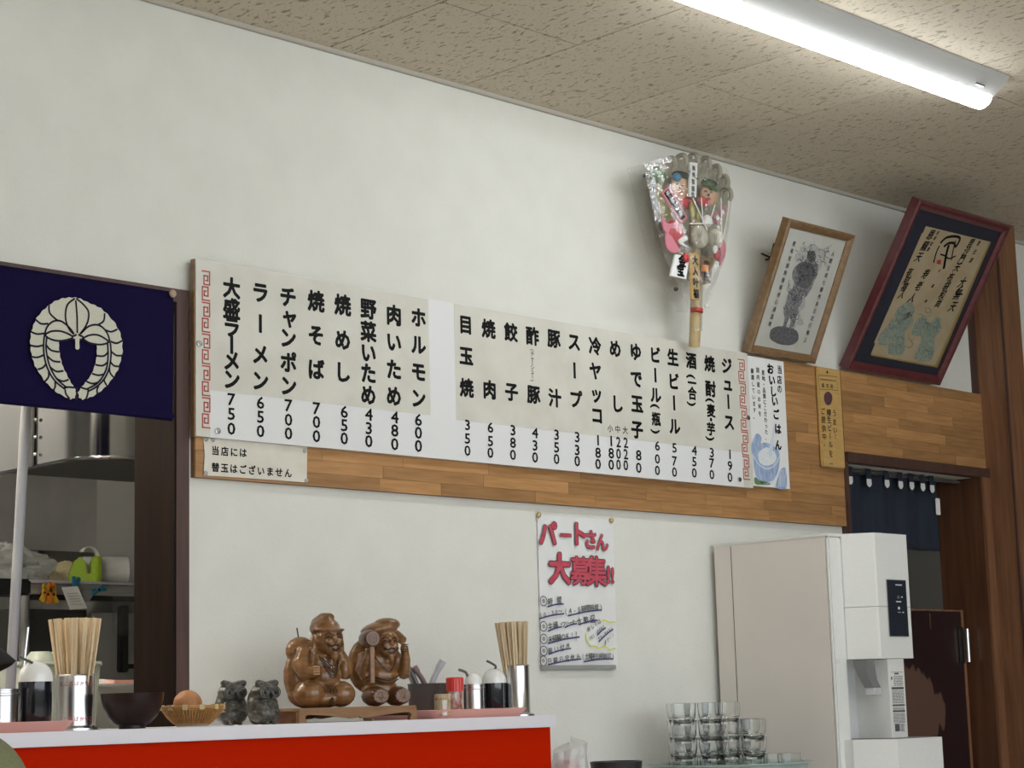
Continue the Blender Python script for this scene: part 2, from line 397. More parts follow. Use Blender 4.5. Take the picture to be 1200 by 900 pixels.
# ------------------------------------------------------------------ glyphs (built-in font outlines)
_gc = {}; _fc = bpy.data.curves.new('glyph', 'FONT'); _fo = bpy.data.objects.new('glyph', _fc); COL.objects.link(_fo)
_fc.resolution_u = 2
def glyph(ch, off):
    k = (ch, off)
    if k not in _gc:
        _fc.body = ch
        dg = bpy.context.evaluated_depsgraph_get(); dg.update()
        me = bpy.data.meshes.new_from_object(_fo.evaluated_get(dg))
        vs = [(v.co.x, v.co.y) for v in me.vertices]; fs = [tuple(p.vertices) for p in me.polygons]
        w = 1.0
        if ord(ch) < 0x2000 and vs: w = max(v[0] for v in vs)+min(v[0] for v in vs)
        _gc[k] = (vs, fs, w); bpy.data.meshes.remove(me)
    return _gc[k]
def put(mb, ch, c, ux, uz, size, off=.02, rot=0, sx=1.0, slant=0):
    if ch == ' ': return
    vs, fs, w = glyph(ch, 0); cy = .38 if ord(ch) >= 0x2000 else .365
    cr_, sr_ = cos(rot), sin(rot)
    dirs = [(0, 0)]
    if off > .004:
        nd = 6 if off < .015 else 8 if off < .04 else 12; dirs = [(off*cos(2*pi*q/nd), off*sin(2*pi*q/nd)) for q in range(nd)]
        if off >= .04: dirs += [(off*.5*cos(2*pi*q/6), off*.5*sin(2*pi*q/6)) for q in range(6)]
    nn = ux.cross(uz).normalized(); di = 0
    for ox, oy in dirs:
        out = []; di += 1.5e-5
        for x, y in vs:
            a, b = (x-w/2)*sx, y-cy
            a, b = a*cr_-b*sr_+ox, a*sr_+b*cr_+oy
            out.append(c+ux*((a+slant*b)*size)+uz*(b*size)+nn*di)
        mb.add(out, fs)
UX, UZ = Vector((1, 0, 0)), Vector((0, 0, 1))
def hpx(px, py, h, y): return (P(px, py-h/2, y)-P(px, py+h/2, y)).z
def vcol(mb, chars, y, size_px, off=.02, tr=lambda p: p, sx=1.0):
    """chars: list of (char, x, y) in pixels on the plane y"""
    for ch, x, yy in chars:
        x, yy = tr((x, yy)); s = hpx(x, yy, size_px, y)
        put(mb, ch, P(x, yy, y), UX, UZ, s, off, rot=(-pi/2 if ch in 'ー()ｰ〜' else 0), sx=sx)
def hline(mb, text, p0, p1, size_px, y, off=.0, jit=0, sx=1.0, fn=None, slant=0):
    fn = fn or (lambda a, b: P(a, b, y))
    n = len(text); a = fn(*p0); b = fn(*p1); d = (b-a).normalized(); up = Vector((-d.z, 0, d.x)) if abs(d.y) < 1e-6 else None
    for i, ch in enumerate(text):
        t = i/max(1, n-1); c = a.lerp(b, t); s = size_px*abs(fn(p0[0], p0[1]-1).z-fn(p0[0], p0[1]+1).z)/2*(1+random.uniform(-jit, jit))
        put(mb, ch, c, d, up if up is not None else UZ, s, off, sx=sx, slant=slant)

# ================================================================== SETTING
YW = 3.536; YB = 3.670; ZC = 2.8025
ZP0, ZP1 = 1.718, 2.209                       # wood panel bottom / top
KX0, KX1, KZ = .2, 2.515, 2.125               # kitchen opening
DX0, DX1, DZ = 4.985, 5.757, 1.918            # doorway on the right
w = MB()
w.box((-2.6, YW, 0), (KX0, YB, ZC)); w.box((KX0, YW, KZ), (KX1, YB, ZC)); w.box((KX0, YW, 0), (KX1, YB, .90))
w.box((KX1, YW, 0), (DX0, YB, ZC)); w.box((DX0, YW, DZ), (DX1, YB, ZC)); w.box((DX1, YW, 0), (9.0, YB, ZC))
struct(w.build('wall_back', 'wall'))
struct(MB().box((8.9, -3.0, 0), (9.0, YW, ZC)).build('wall_right', 'trimwood'))
struct(MB().box((-2.7, -3.0, 0), (-2.6, YW, ZC)).build('wall_left', 'wall'))
struct(MB().box((-2.7, -3.1, 0), (6.0, -3.0, .9)).box((6.0, -3.1, 0), (9.0, -3.0, ZC)).build('wall_front', 'wall'))   # unseen wall behind the camera, left open above the sill for fill light
struct(MB().box((-2.7, -3.1, -.1), (9.0, 8.2, 0)).build('floor', 'floor'))
ce = MB().box((-2.7, -3.1, ZC+.013), (9.0, YB, ZC+.1)).build('ceiling', 'black'); struct(ce)
tile_me = None
W_T, L_T = .455, .91; s0 = 2.4783; d1 = .4202
g_ = .0042
um = MB().box((-.5, -.5, -.5), (.5, .5, .5)); 
def unit(name, m):
    o = um.build(name, m); me = o.data; bpy.data.objects.remove(o); return me
tile_me = unit('ceiling_tile', 'ceiling'); n_t = 0
for k in range(-8, 15):
    x0 = s0+k*W_T
    if x0 < -2 or x0 > 8.5: continue
    # columns between seams k and k+1; odd columns have a joint at YW-d1, the others half a board further
    joint = YW-d1 if (k % 2 == 1) else YW-d1-L_T/2
    ys = [YW-.012]
    yj = joint
    while yj > .2: ys.append(yj); yj -= L_T
    for a, b in zip(ys[:-1], ys[1:]):
        if b > YW-.02: continue
        o = bpy.data.objects.new('ceiling_tile', tile_me); COL.objects.link(o); o.parent = ce
        o.location = (x0+W_T/2, (a+b)/2, ZC+.0065); o.scale = (W_T-g_, a-b-g_, .013); n_t += 1
struct(MB().box((-2.6, YW-.014, ZC-.010), (9, YW, ZC+.002), bev=.002).build('trim_1', 'ceilstrip'))
tr = MB(); tr.box((-2.6, -3, ZC), (9, .25, ZC+.013)); o = tr.build('ceiling_field', 'ceiling', ce); o['label'] = 'ceiling boards behind the camera'

# kitchen opening frame
j = MB().box((2.481, 3.520, .90), (KX1, YB, KZ+.012)); struct(j.build('trim_2', 'trimwood'))
struct(MB().box((KX0-.04, 3.52, KZ-.018), (2.481, 3.536, KZ+.012)).build('trim_3', 'trimwood'))
struct(MB().box((2.476, 3.521, .90), (2.4809, YB+.004, KZ-.02)).build('trim_4', 'darkwood'))
# post on the right and door casing
XP0 = 5.806
pw = MB().box((XP0, 3.419, 0), (XP0+.125, YW, ZC)); post = thing('wooden_pillar', 'square reddish-brown wooden pillar rising to the ceiling at the far right', 'pillar', (XP0+.06, 3.48, 0))
del post['category']; del post['label']; post.name = 'trim_5'; post['kind'] = 'structure'
pw.build('post_body', 'postwood', post)
MB().box((XP0-.006, 3.414, 0), (XP0+.004, 3.419, ZC)).build('edge_bead', 'trimwood', post)
struct(MB().box((XP0-.028, YW-.012, ZP1), (XP0, YW, ZC)).build('trim_6', 'trimwood'))
cs = MB().box((DX1-.005, 3.50, 0), (DX1+.02, YW, DZ)); cs.box((DX1+.023, 3.506, 0), (XP0, YW, DZ+.02)); struct(cs.build('trim_7', 'postwood'))
rv = MB().box((DX1-.016, 3.505, 0), (DX1-.005, YB+.01, DZ)); struct(rv.build('trim_8', 'reveal'))
struct(MB().box((DX0, 3.504, DZ), (XP0, 3.536, DZ+.032)).build('trim_9', 'trimwood'))
struct(MB().box((DX0-.008, 3.510, 1.0), (DX0+.008, YB, DZ)).build('trim_10', 'trimwood'))

# back room behind the right doorway
b_ = MB(); b_.box((4.0, 5.6, 0), (7.4, 5.7, 2.6)); b_.box((7.3, YB, 0), (7.4, 5.6, 2.6)); b_.box((4.0, YB, 0), (4.1, 5.6, 2.6)); b_.box((4.0, YB, 2.5), (7.4, 5.7, 2.6))
struct(b_.build('wall_back_room', 'greywall'))
bl_ = thing('added_back_room_light', 'added unseen tube lighting the room behind the doorway curtain', 'light', (5.9, 4.6, 2.5))  # unseen tube added to brighten the room behind the doorway
MB().box((5.4, 4.56, 2.485), (6.4, 4.64, 2.5)).build('body', 'fixture', bl_); MB().tube([(5.42, 4.6, 2.46), (6.38, 4.6, 2.46)], .016).build('diffuser', 'added_backtube', bl_, smooth=True)
# kitchen shell
struct(MB().box((-.5, 6.3, 0), (3.85, 6.4, 2.6)).build('wall_kitchen_back', 'kwall')); struct(MB().box((3.85, YB, 0), (3.95, 6.4, 2.6)).build('wall_kitchen_right', 'kwall'))
struct(MB().box((-.6, YB, 0), (-.5, 6.4, 2.6)).build('wall_kitchen_left', 'kwall')); struct(MB().box((-.6, YB, 2.6), (3.95, 6.4, 2.7)).build('ceiling_kitchen', 'kwall'))

# ================================================================== CEILING LIGHT
def light(label, x0, x1, yc, name='ceiling_light', grp=None):
    t = thing(name, label, 'light', ((x0+x1)/2, yc, ZC), grp)
    pr = [(-.085, ZC), (-.078, ZC-.010), (-.034, ZC-.043), (.034, ZC-.043), (.078, ZC-.010), (.085, ZC)]
    b = MB(); b.prism([(x0, yc+a, z) for a, z in pr], (x1-x0, 0, 0)); b.build('body', 'fixture', t, fix=True)
    n = 10; pts = [(yc+.033*cos(a), ZC-.041-.030*sin(a)) for a in [pi*i/n for i in range(n+1)]]
    b = MB(); b.prism([(x0+.008, a, z) for a, z in pts], (x1-x0-.016, 0, 0)); b.build('diffuser', 'tube', t, smooth=True, fix=True)
    return t
L1 = light('long lit white fluorescent batten on the ceiling, nearest the menu wall', 3.19, 4.44, 2.625)
b = MB(); c_ = Vector((4.36, 2.625-.058, ZC-.027)); b.box((4.33, 2.575, ZC-.036), (4.37, 2.583, ZC-.030)); b.build('rating_label', 'greypot', L1)
for lab, lx_, ly_ in (('unseen batten added on the ceiling outside the left of the frame', 1.6, .95), ('unseen batten added on the ceiling behind the camera, right', 3.4, -1.6), ('unseen batten added on the ceiling directly above the camera', .1, .15),
                     ('unseen batten added on the ceiling behind the camera, middle', 1.5, -1.6), ('unseen batten added on the ceiling outside the right of the frame', 2.2, .15), ('unseen batten added on the ceiling far behind the camera', -.4, -1.6)):
    light(lab, lx_, lx_+1.25, ly_)  # out-of-view battens, added to raise the light in the room
kt = thing('kitchen_light', 'lit tube on the kitchen ceiling, behind the navy curtain', 'light', (2.3, 4.1, 2.6))
MB().box((1.2, 3.86, 2.585), (2.4, 3.94, 2.6)).build('body', 'fixture', kt); MB().tube([(1.22, 3.90, 2.56), (2.38, 3.90, 2.56)], .018).build('diffuser', 'ktube', kt, smooth=True)
kt_added = thing('kitchen_light', 'added unseen second tube brightening the kitchen, left of the hood', 'light', (1.2, 5.0, 2.6))  # second kitchen tube, unseen, added to brighten the kitchen
MB().box((.6, 4.96, 2.585), (1.8, 5.04, 2.6)).build('body', 'fixture', kt_added); MB().tube([(.62, 5.0, 2.56), (1.78, 5.0, 2.56)], .018).build('diffuser', 'ktube', kt_added, smooth=True)

# ================================================================== WOOD PANELS with staves
stave_me = unit('stave', 'stave')
def stave_panel(label, x0, x1, z0, z1, y, name='wood_panel', seed=1):
    t = thing(name, label, 'wood panel', ((x0+x1)/2, y, z0))
    MB().box((x0, y-.012, z0), (x1, y, z1)).build('core', 'panelcore', t)
    R = random.Random(seed); rows = round((z1-z0)/.0307); h = (z1-z0)/rows; ol = wloc(t)
    for r in range(rows):
        x = x0-R.uniform(0, .15)
        while x < x1-.001:
            ln = R.uniform(.19, .36); a = max(x, x0); e = min(x+ln, x1)
            if x1-e < .04: e = x1
            if e-a > .004:
                o = bpy.data.objects.new('stave', stave_me); COL.objects.link(o); o.parent = t
                dp = .006+R.uniform(0, .0007)
                o.location = Vector(((a+e)/2, y-.012-dp/2, z0+(r+.5)*h))-ol; o.scale = (e-a-.0006, dp, h-.0005)
            x = e if e == x1 else x+ln
    return t
YPN = YW                                        # panel back on the wall, face at about 3.518
stave_panel('long laminated wood panel on the white wall, carrying the menu board', 2.53, DX0-.0, ZP0, ZP1, YPN, seed=3)
stave_panel('short laminated wood panel above the curtained doorway', DX0+.003, XP0-.002, DZ+.034, ZP1, YPN-.001, seed=8)
YPF = YW-.0188

# ================================================================== MENU BOARD
YM = 3.502                                     # face plane
XB0, XB1 = P(229.3, 400, YM).x, P(879, 495, YM).x
ZB1, ZB0 = 2.2075, P(230, 510.7, YM).z
mb_t = thing('menu_board', 'long white and beige menu board with black Japanese dish names and prices', 'menu board', ((XB0+XB1)/2, YM, ZB0))
MB().box((XB0, YM, ZB0), (XB1, YPF-.0005, ZB1)).build('backing', 'white', mb_t)
MB().box((XB0-.004, YM+.001, ZB0-.001), (XB0, YPF-.001, ZB1)).build('edge_strip', 'goldwood', mb_t)
ZL = P(246, 457, YM).z
def sheet(x0, x1, z0, z1, name='paper_sheet', m='beige', d=.0006, parent=None):
    return MB().box((x0, YM-d, z0), (x1, YM, z1)).build(name, m, parent or mb_t)
xa, xb, xc, xd = P(246, 450, YM).x, P(503, 420, YM).x, P(533.5, 430, YM).x, P(867.5, 480, YM).x
sheet(XB0, xa, ZB0, ZB1); sheet(xa, xb, ZL, ZB1-.001); sheet(xc, xd, ZL-.004, ZB1-.001); sheet(xd, XB1, ZB0, ZB1)
YT = YM-.0009
A = lambda p: (220+p[0]*.26667, 300+p[1]*.26667)
B = lambda p: (520+p[0]*.24444, 340+p[1]*.24444)
Cc = lambda p: (700+p[0]*.24444, 370+p[1]*.24444)
def zipc(s, x, ys): return [(ch, (x if not isinstance(x, (list, tuple)) else x[i]), yy) for i, (ch, yy) in enumerate(zip(s, ys))]
items = [
 (A, zipc('大盛ラーメン', 193, [140, 232, 312, 390, 460, 542]), 23.5, zipc('750', 192, [628, 692, 757])),
 (A, zipc('ラーメン', 319, [160, 297, 432, 548]), 23.5, zipc('650', 320, [643, 705, 768])),
 (A, zipc('チャンポン', [441, 447, 441, 443, 443], [180, 268, 360, 467, 570]), 23.5, zipc('700', 443, [655, 718, 778])),
 (A, zipc('焼そば', 564, [198, 348, 498]), 23.5, zipc('700', 566, [668, 728, 790])),
 (A, zipc('焼めし', 681, [215, 368, 510]), 23.5, zipc('650', 688, [683, 742, 800])),
 (A, zipc('野菜いため', 794, [232, 332, 425, 515, 610]), 23, zipc('430', 796, [695, 755, 812])),
 (A, zipc('肉いため', 906, [260, 378, 498, 615]), 23, zipc('480', 910, [707, 765, 825])),
 (A, zipc('ホルモン', 1014, [270, 390, 508, 625]), 22.5, zipc('600', 1014, [718, 775, 833])),
 (B, zipc('目玉焼', [105, 108, 110], [165, 315, 468]), 21, zipc('350', 114, [645, 710, 768])),
 (B, zipc('焼肉', [215, 220], [185, 477]), 21, zipc('650', 224, [657, 722, 778])),
 (B, zipc('餃子', [322, 325], [202, 487]), 20.5, zipc('380', 332, [670, 730, 788])),
 (B, zipc('酢豚', [425, 431], [220, 500]), 20.5, zipc('430', 438, [683, 743, 800])),
 (B, zipc('豚汁', [528, 533], [232, 517]), 20.5, zipc('350', 541, [692, 752, 808])),
 (B, zipc('スープ', [625, 627, 633], [248, 385, 523]), 20.5, zipc('330', 640, [703, 765, 818])),
 (B, zipc('冷ヤッコ', [725, 727, 732, 735], [268, 388, 498, 600]), 20, zipc('180', 740, [718, 778, 832])),
 (B, zipc('めし', [822, 832], [280, 545]), 20, zipc('180', 803, [722, 780, 835])),
 (B, zipc('ゆで玉子', [920, 923, 927, 927], [295, 425, 545, 668]), 20, zipc('80', 935, [790, 850])),
 (Cc, zipc('ビール(瓶)', [277, 278, 280, 281, 282, 283], [188, 285, 380, 434, 495, 556]), 18.5, zipc('600', 288, [622, 685, 740])),
 (Cc, zipc('生ビール', [362, 366, 368, 371], [200, 315, 418, 530]), 19, zipc('570', 370, [632, 695, 748])),
 (Cc, zipc('酒(一合)', [450, 453, 454, 455, 456], [215, 292, 322, 372, 424]), 18, zipc('450', 465, [645, 698, 752])),
 (Cc, zipc('焼酎(麦・芋)', [538, 543, 544, 545, 545, 545, 545], [230, 350, 406, 455, 498, 543, 590]), 18, zipc('370', 549, [655, 705, 760])),
 (Cc, zipc('ジュース', [620, 625, 628, 632], [240, 325, 412, 510]), 18.5, zipc('190', 636, [663, 718, 773])),
]
for tf, nm, sz, pr in items:
    m = MB()
    small = {'(', ')', '一', '合', '麦', '芋', '瓶', '・'}
    for ch, x, yy in nm:
        q = sz*(.88 if ch in small else 1.07)
        m = MB(); vcol(m, [(ch, x, yy)], YT, q, .044, tf, sx=.98); m.build('dish_character', 'ink', mb_t)
    for e in pr: m = MB(); vcol(m, [e], YT, 19.6 if tf is A else 16.8 if tf is B else 15.4, .02, tf, sx=1.22); m.build('price_digit', 'ink', mb_t)
for e in zipc('200', 838, [727, 783, 835])+zipc('220', 873, [730, 785, 838]): m = MB(); vcol(m, [e], YT, 16.8, .018, B, sx=1.0); m.build('price_digit', 'ink', mb_t)
m = MB(); vcol(m, [('小', 798, 663), ('中', 834, 667), ('大', 870, 672)], YT, 9.5, .012, B)
vcol(m, zipc('(チャーシュー)', 425, [287, 305, 328, 348, 370, 390, 412, 433]), YT, 7.0, .005, B); m.build('small_lettering', 'ink', mb_t)
def meander(x0, x1, z0, z1, n, flip=False):
    m = MB(); h = (z1-z0)/n; wd = x1-x0
    for i in range(n):
        zt = z1-i*h
        q = [(.0, .06), (1, .06), (1, .9), (.22, .9), (.22, .34), (.74, .34), (.74, .64), (.48, .64)]
        if i % 2: q = [(1-a, .96-b+.0) for a, b in q]
        lw = .0030
        for (a, b), (c, d) in zip(q[:-1], q[1:]):
            xs = sorted((x0+a*wd, x0+c*wd)); zs = sorted((zt-b*h, zt-d*h))
            m.box((xs[0]-lw/2, YT-.0002, zs[0]-lw/2), (xs[1]+lw/2, YT+.0002, zs[1]+lw/2))
    m.build('red_border', 'red', mb_t)
meander(P(237, 400, YM).x, P(245.5, 400, YM).x, P(241, 503, YM).z, P(241, 317, YM).z, 10)
meander(P(867.5, 480, YM).x, P(874.5, 480, YM).x, P(873, 563, YM).z, P(870, 421, YM).z, 10)
def screw(px, py, parent, r=.0075, y=YM):
    c = P(px, py, y-.002); m = MB()
    m.lathe([(0, 0), (r*.5, .0005), (r*.9, .0), (r, -.002), (r, -.004)], (0, 0, 0), 14); m.xf(Matrix.Translation(c+Vector((0, -.003, 0))) @ Matrix.Rotation(pi/2, 4, 'X')); m.build('screw', 'screw', parent, smooth=True)
    m = MB(); m.box((c.x-r*.6, c.y-.004, c.z-.0008), (c.x+r*.6, c.y-.0032, c.z+.0008)); return
for px, py in ((233.5, 402.5), (255, 505), (876.5, 489.5), (866.5, 562)): screw(px, py, mb_t)

# rice card beside the menu board
cd = thing('rice_notice_card', 'white card with brush lettering and blue rice tub, right end of the menu board', 'sign', (P(900, 500, YM).x, YM, P(905, 571, YM).z))
x0, x1 = XB1+.002, P(922, 500, YM).x; z1, z0 = P(895, 420, YM).z, P(904, 571, YM).z
MB().box((x0, YM, z0), (x1, YPF-.0005, z1)).build('card', 'paper', cd)
D = lambda p: (860+p[0]*.18876, 410+p[1]*.18889)
m = MB(); vcol(m, [('お', 226, 118), ('い', 236, 188), ('し', 244, 258), ('い', 254, 318), ('ご', 262, 400), ('は', 273, 490), ('ん', 275, 590)], YT, 12.8, .048, D, sx=.98)
vcol(m, [('当', 284, 122), ('店', 283, 185), ('の', 284, 242)], YT, 10.5, .02, D, sx=.85); m.build('brush_lettering', 'ink', cd)
m = MB()
for s, x, ya, yb in (('産地・品質にこだわった、', 182, 140, 545), ('国内産のお米を', 148, 125, 395), ('厳選しています。', 114, 130, 415)):
    n = len(s)
    for i, ch in enumerate(s): vcol(m, [(ch, x+(22*i/11 if n > 8 else 16*i/7), ya+(yb-ya)*i/(n-1))], YT, 6.4, .012, D, sx=.95)
m.build('small_lettering', 'ink', cd)
def decal(name, pts, mt, parent, tf=lambda p: p, y=YT, closed=True, n=5, smooth=True, dy=0):
    q = [P(*tf(p), y+dy) for p in pts]
    if smooth: q = spline(q, n, True)
    return MB().flat(q).build(name, mt, parent)
def line(mb, pts, wd, tf=lambda p: p, y=YT, n=5, closed=False):
    q = spline([P(*tf(p), y) for p in pts], n, closed); mb.ribbon(q, wd, (0, -1, 0), closed)
decal('tub_print', [(120, 655), (135, 780), (170, 815), (230, 815), (270, 770), (285, 650), (250, 600), (190, 575), (140, 600)], 'bluepic', cd, D, dy=.0002)
decal('tub_lid_print', [(110, 590), (140, 520), (172, 548), (150, 620), (118, 650)], 'bluepic', cd, D, dy=.0001)
decal('leaf_print', [(130, 790), (165, 810), (215, 822), (225, 835), (175, 838), (132, 830)], 'greenpic', cd, D)
decal('cloth_print', [(270, 800), (290, 745), (320, 735), (325, 855), (262, 855)], 'bluepic', cd, D)
decal('rice_print', [(150, 655), (165, 625), (205, 605), (250, 630), (265, 670), (245, 705), (200, 718), (162, 700)], 'rice', cd, D, dy=-.0001)
decal('spatula_print', [(215, 640), (222, 600), (232, 560), (245, 480), (253, 485), (245, 570), (240, 640), (228, 665)], 'bluepale', cd, D, dy=-.0002)
m = MB(); line(m, [(125, 660), (150, 705), (200, 738), (250, 718), (283, 660), (270, 610), (225, 585)], .004, D)
line(m, [(135, 780), (165, 818), (215, 828), (250, 805), (272, 765)], .003, D); m.build('tub_rim_print', 'bluepale', cd)
m = MB()
for k in range(5): line(m, [(275+k*9, 850), (282+k*8, 800), (276+k*11, 765), (290+k*7, 745)], .0016, D, YT-.0002)
m.build('cloth_pattern', 'paper', cd)

# small notice under the board
YN = 3.5148
nt_ = thing('paper_notice', 'small yellowed paper notice with two lines of lettering, below the menu board', 'notice', (P(300, 560, YN).x, YN, P(300, 560, YN).z))
q = [P(238.4, 513, YN), P(360, 523, YN), P(359.5, 565.5, YN), P(300, 561, YN), P(238.6, 557, YN), P(240, 533, YN)]
MB().prism(q, (0, .0006, 0)).build('paper', 'oldpaper', nt_, fix=True)
E1 = lambda p: (230+p[0]*.11667, 505+p[1]*.11667)
m = MB(); ya = YN-.0004
for ch, x, yy in zip('当店には', (192, 287, 380, 470), (197, 205, 213, 219)): vcol(m, [(ch, x, yy)], ya, 11.2, .032, E1)
for i, ch in enumerate('替玉はございません'): vcol(m, [(ch, 193+i*91.2, 365+i*7.2)], ya, 11.2, .032, E1)
m.build('lettering', 'ink', nt_)
for px, py in ((97, 83), (165, 87), (1085, 200), (93, 425), (1103, 500)):
    c = P(*E1((px, py)), YN); mm = MB(); mm.ball((c.x, c.y-.0012, c.z), (.0055, .0022, .0055), 12, 7); mm.build('thumbtack', 'tubegrey', nt_, smooth=True)

# recruiting poster
YR = 3.5335
rp = thing('recruiting_poster', 'hand-drawn white poster with big red lettering pinned to the white wall', 'poster', (P(676, 780, YR).x, YR, P(676, 780, YR).z))
x0, x1 = P(631.5, 690, YR).x, P(720.5, 690, YR).x; z1, z0 = P(630, 603, YR).z, P(634, 785, YR).z
MB().grid(lambda u, v: Vector((x0+(x1-x0)*u, YR-.0008-.004*sin(pi*u)*(v*(1-v)*2)-.002*sin(9*v+u*3)*u*(1-u), z1+(z0-z1)*v)), 10, 16).build('paper', 'paper', rp, smooth=True)
yr = YR-.0070
G1 = lambda p: (620+p[0]*.11111, 600+p[1]*.11111)
big = [('パ', 200, 228, 31, 0), ('ー', 388, 245, 22, 0), ('ト', 525, 228, 30, .0), ('さ', 650, 290, 24, 0), ('ん', 772, 318, 22, 0), ('大', 325, 595, 38, 0), ('募', 541, 620, 35, 0), ('集', 712, 625, 37, 0), ('!', 838, 655, 27, 0), ('!', 882, 665, 25, 0)]
mo, mi = MB(), MB()
for ch, x, yy, s, r in big:
    px, py = G1((x, yy)); sz = hpx(px, py, s, yr); of = .062 if s > 26 else .055; of = of*.72 if ch in '募集' else of
    put(mo, ch, P(px, py, yr), UX, UZ, sz, round(of, 3), slant=.02); put(mi, ch, P(px, py, yr-.0004), UX, UZ, sz, round(of-.024, 3), slant=.02)
mo.build('letter_outline', 'darkred', rp); mi.build('red_lettering', 'redmark', rp)
G2 = lambda p: (640+p[0]*.11111, 690+p[1]*.11111)
G3 = lambda p: (620+p[0]*.23346, 590+p[1]*.23333)
m = MB()
for yy, xx in ((490, 73), (617, 73), (680, 74), (740, 74), (790, 72)):
    c = P(*G3((xx, yy)), yr)
    for rr in (.0125, .0035): m.ribbon([(c.x+rr*cos(a*pi/8), yr, c.z+rr*sin(a*pi/8)) for a in range(16)], .0022, (0, -1, 0), True)
for s, a, b_2, z in (('時間', (45, 135), (140, 118), 8.5), ('10:30〜', (-55, 280), (150, 235), 7.0), ('(4-5時間程度)', (208, 235), (580, 190), 8.0), ('主婦・', (45, 400), (160, 372), 8.5), ('フリーター', (185, 375), (320, 345), 6.5), ('大歓迎', (355, 340), (490, 315), 8.5),
        ('未経験OK!!', (45, 535), (320, 475), 8.0), ('賄い付き', (45, 655), (230, 605), 8.0), ('日曜日定休み', (40, 765), (340, 715), 7.2), ('(土曜祝日相談可)', (390, 712), (705, 710), 7.0),
        ('詳しくは', (450, 425), (560, 345), 5.5), ('TEL:0983', (465, 525), (605, 400), 5.0), ('22-2221', (560, 530), (690, 420), 5.0), ('まで!!', (625, 565), (705, 490), 5.0)):
    hline(m, s, G2(a), G2(b_2), z*1.15, yr, .014, .1, sx=.9)
m.build('small_lettering', 'thinink', rp)
m = MB()
for a, b_2 in (((15, 190), (185, 160)), ((-70, 315), (190, 262)), ((230, 285), (585, 222)), ((20, 448), (168, 400)), ((195, 410), (325, 368)), ((345, 378), (545, 330)), ((20, 578), (355, 507)), ((30, 690), (262, 628)), ((20, 802), (370, 740)), ((400, 768), (705, 738)), ((540, 490), (630, 410)), ((555, 560), (708, 425))):
    line(m, [G2(a), ((G2(a)[0]+G2(b_2)[0])/2, (G2(a)[1]+G2(b_2)[1])/2-1.0), G2(b_2)], .0042, y=yr-.0003)
m.build('underline', 'bluemark', rp)
for q in ([(585, 345), (615, 328), (650, 345), (680, 350), (720, 348), (732, 358)], [(425, 465), (425, 520), (450, 575), (480, 605), (520, 600)], [(520, 600), (560, 628), (620, 600)], [(620, 600), (670, 640), (735, 628)]): m = MB(); line(m, q, .0035, G2, yr); m.build('cloud_stroke', 'yelmark', rp)
for px, py in (G1((92, 33)), G1((856, 92))):
    c = P(px, py, YR); MB().ball((c.x, c.y-.004, c.z), (.0075, .006, .0075), 12, 8).build('push_pin', 'gold', rp, smooth=True)
a, b_2 = P(635.5, 782.5, YR-.008), P(721.5, 782.0, YR-.008); zz = (a.z+b_2.z)/2
MB().box((a.x, YR-.012, a.z-.006), (b_2.x, YR-.001, a.z+.006), bev=.002).build('bottom_rail', 'tubegrey', rp)

# beer plaque
YQ = 3.5155
pq = thing('beer_plaque', 'narrow upright yellow wooden plaque with brown lettering, left of the dark blue doorway curtain', 'sign', (P(970, 550, YQ).x, YQ, P(970, 549, YQ).z))
q0, q1 = P(958, 490, YQ).x, P(984, 490, YQ).x; za, zb = P(966, 432, YQ).z, P(974, 548.5, YQ).z
MB().box((q0, YQ-.012, zb), (q1, YQ, za), bev=.003).build('plate', 'yelpaper', pq)
H1 = lambda p: (940+p[0]*.14458, 430+p[1]*.14444)
yq = YQ-.0128; m = MB()
vcol(m, [('う', 262, 375), ('ま', 263, 447), ('い', 268, 512), ('!', 270, 562)], yq, 8.5, .015, H1); vcol(m, [('樽', 216, 370), ('生', 219, 430), ('ビ', 223, 495), ('ー', 227, 560), ('ル', 231, 628), ('を', 234, 705)], yq, 8.8, .015, H1)
vcol(m, [('ご', 168, 358), ('提', 173, 428), ('供', 177, 500), ('中', 180, 565), ('。', 190, 618)], yq, 8.5, .015, H1)
vcol(m, [('認', 170, 150), ('定', 205, 153), ('店', 240, 157)], yq, 5.5, .01, H1); 
for x, yy in ((228, 785), (243, 786)): vcol(m, [('■', x, yy)], yq, 2.2, 0, H1)
vcol(m, [('◆', 203, 42)], yq, 4.5, 0, H1)
for s in range(12): vcol(m, [('■', 150+s*11, 98+s*1.4)], yq, 2.0, 0, H1)
m.build('lettering', 'brownink', pq)
m = MB()
q = [P(*H1(p), yq) for p in ((133, 68), (282, 78), (288, 190), (140, 178))]; m.ribbon(q, .0016, (0, -1, 0), True); m.build('box_rule', 'brownink', pq)
MB().flat(spline([P(*H1(p), yq) for p in ((210, 200), (240, 225), (244, 265), (228, 305), (200, 308), (180, 275), (180, 225))], 4, True)).build('oval_mark', 'purple', pq)

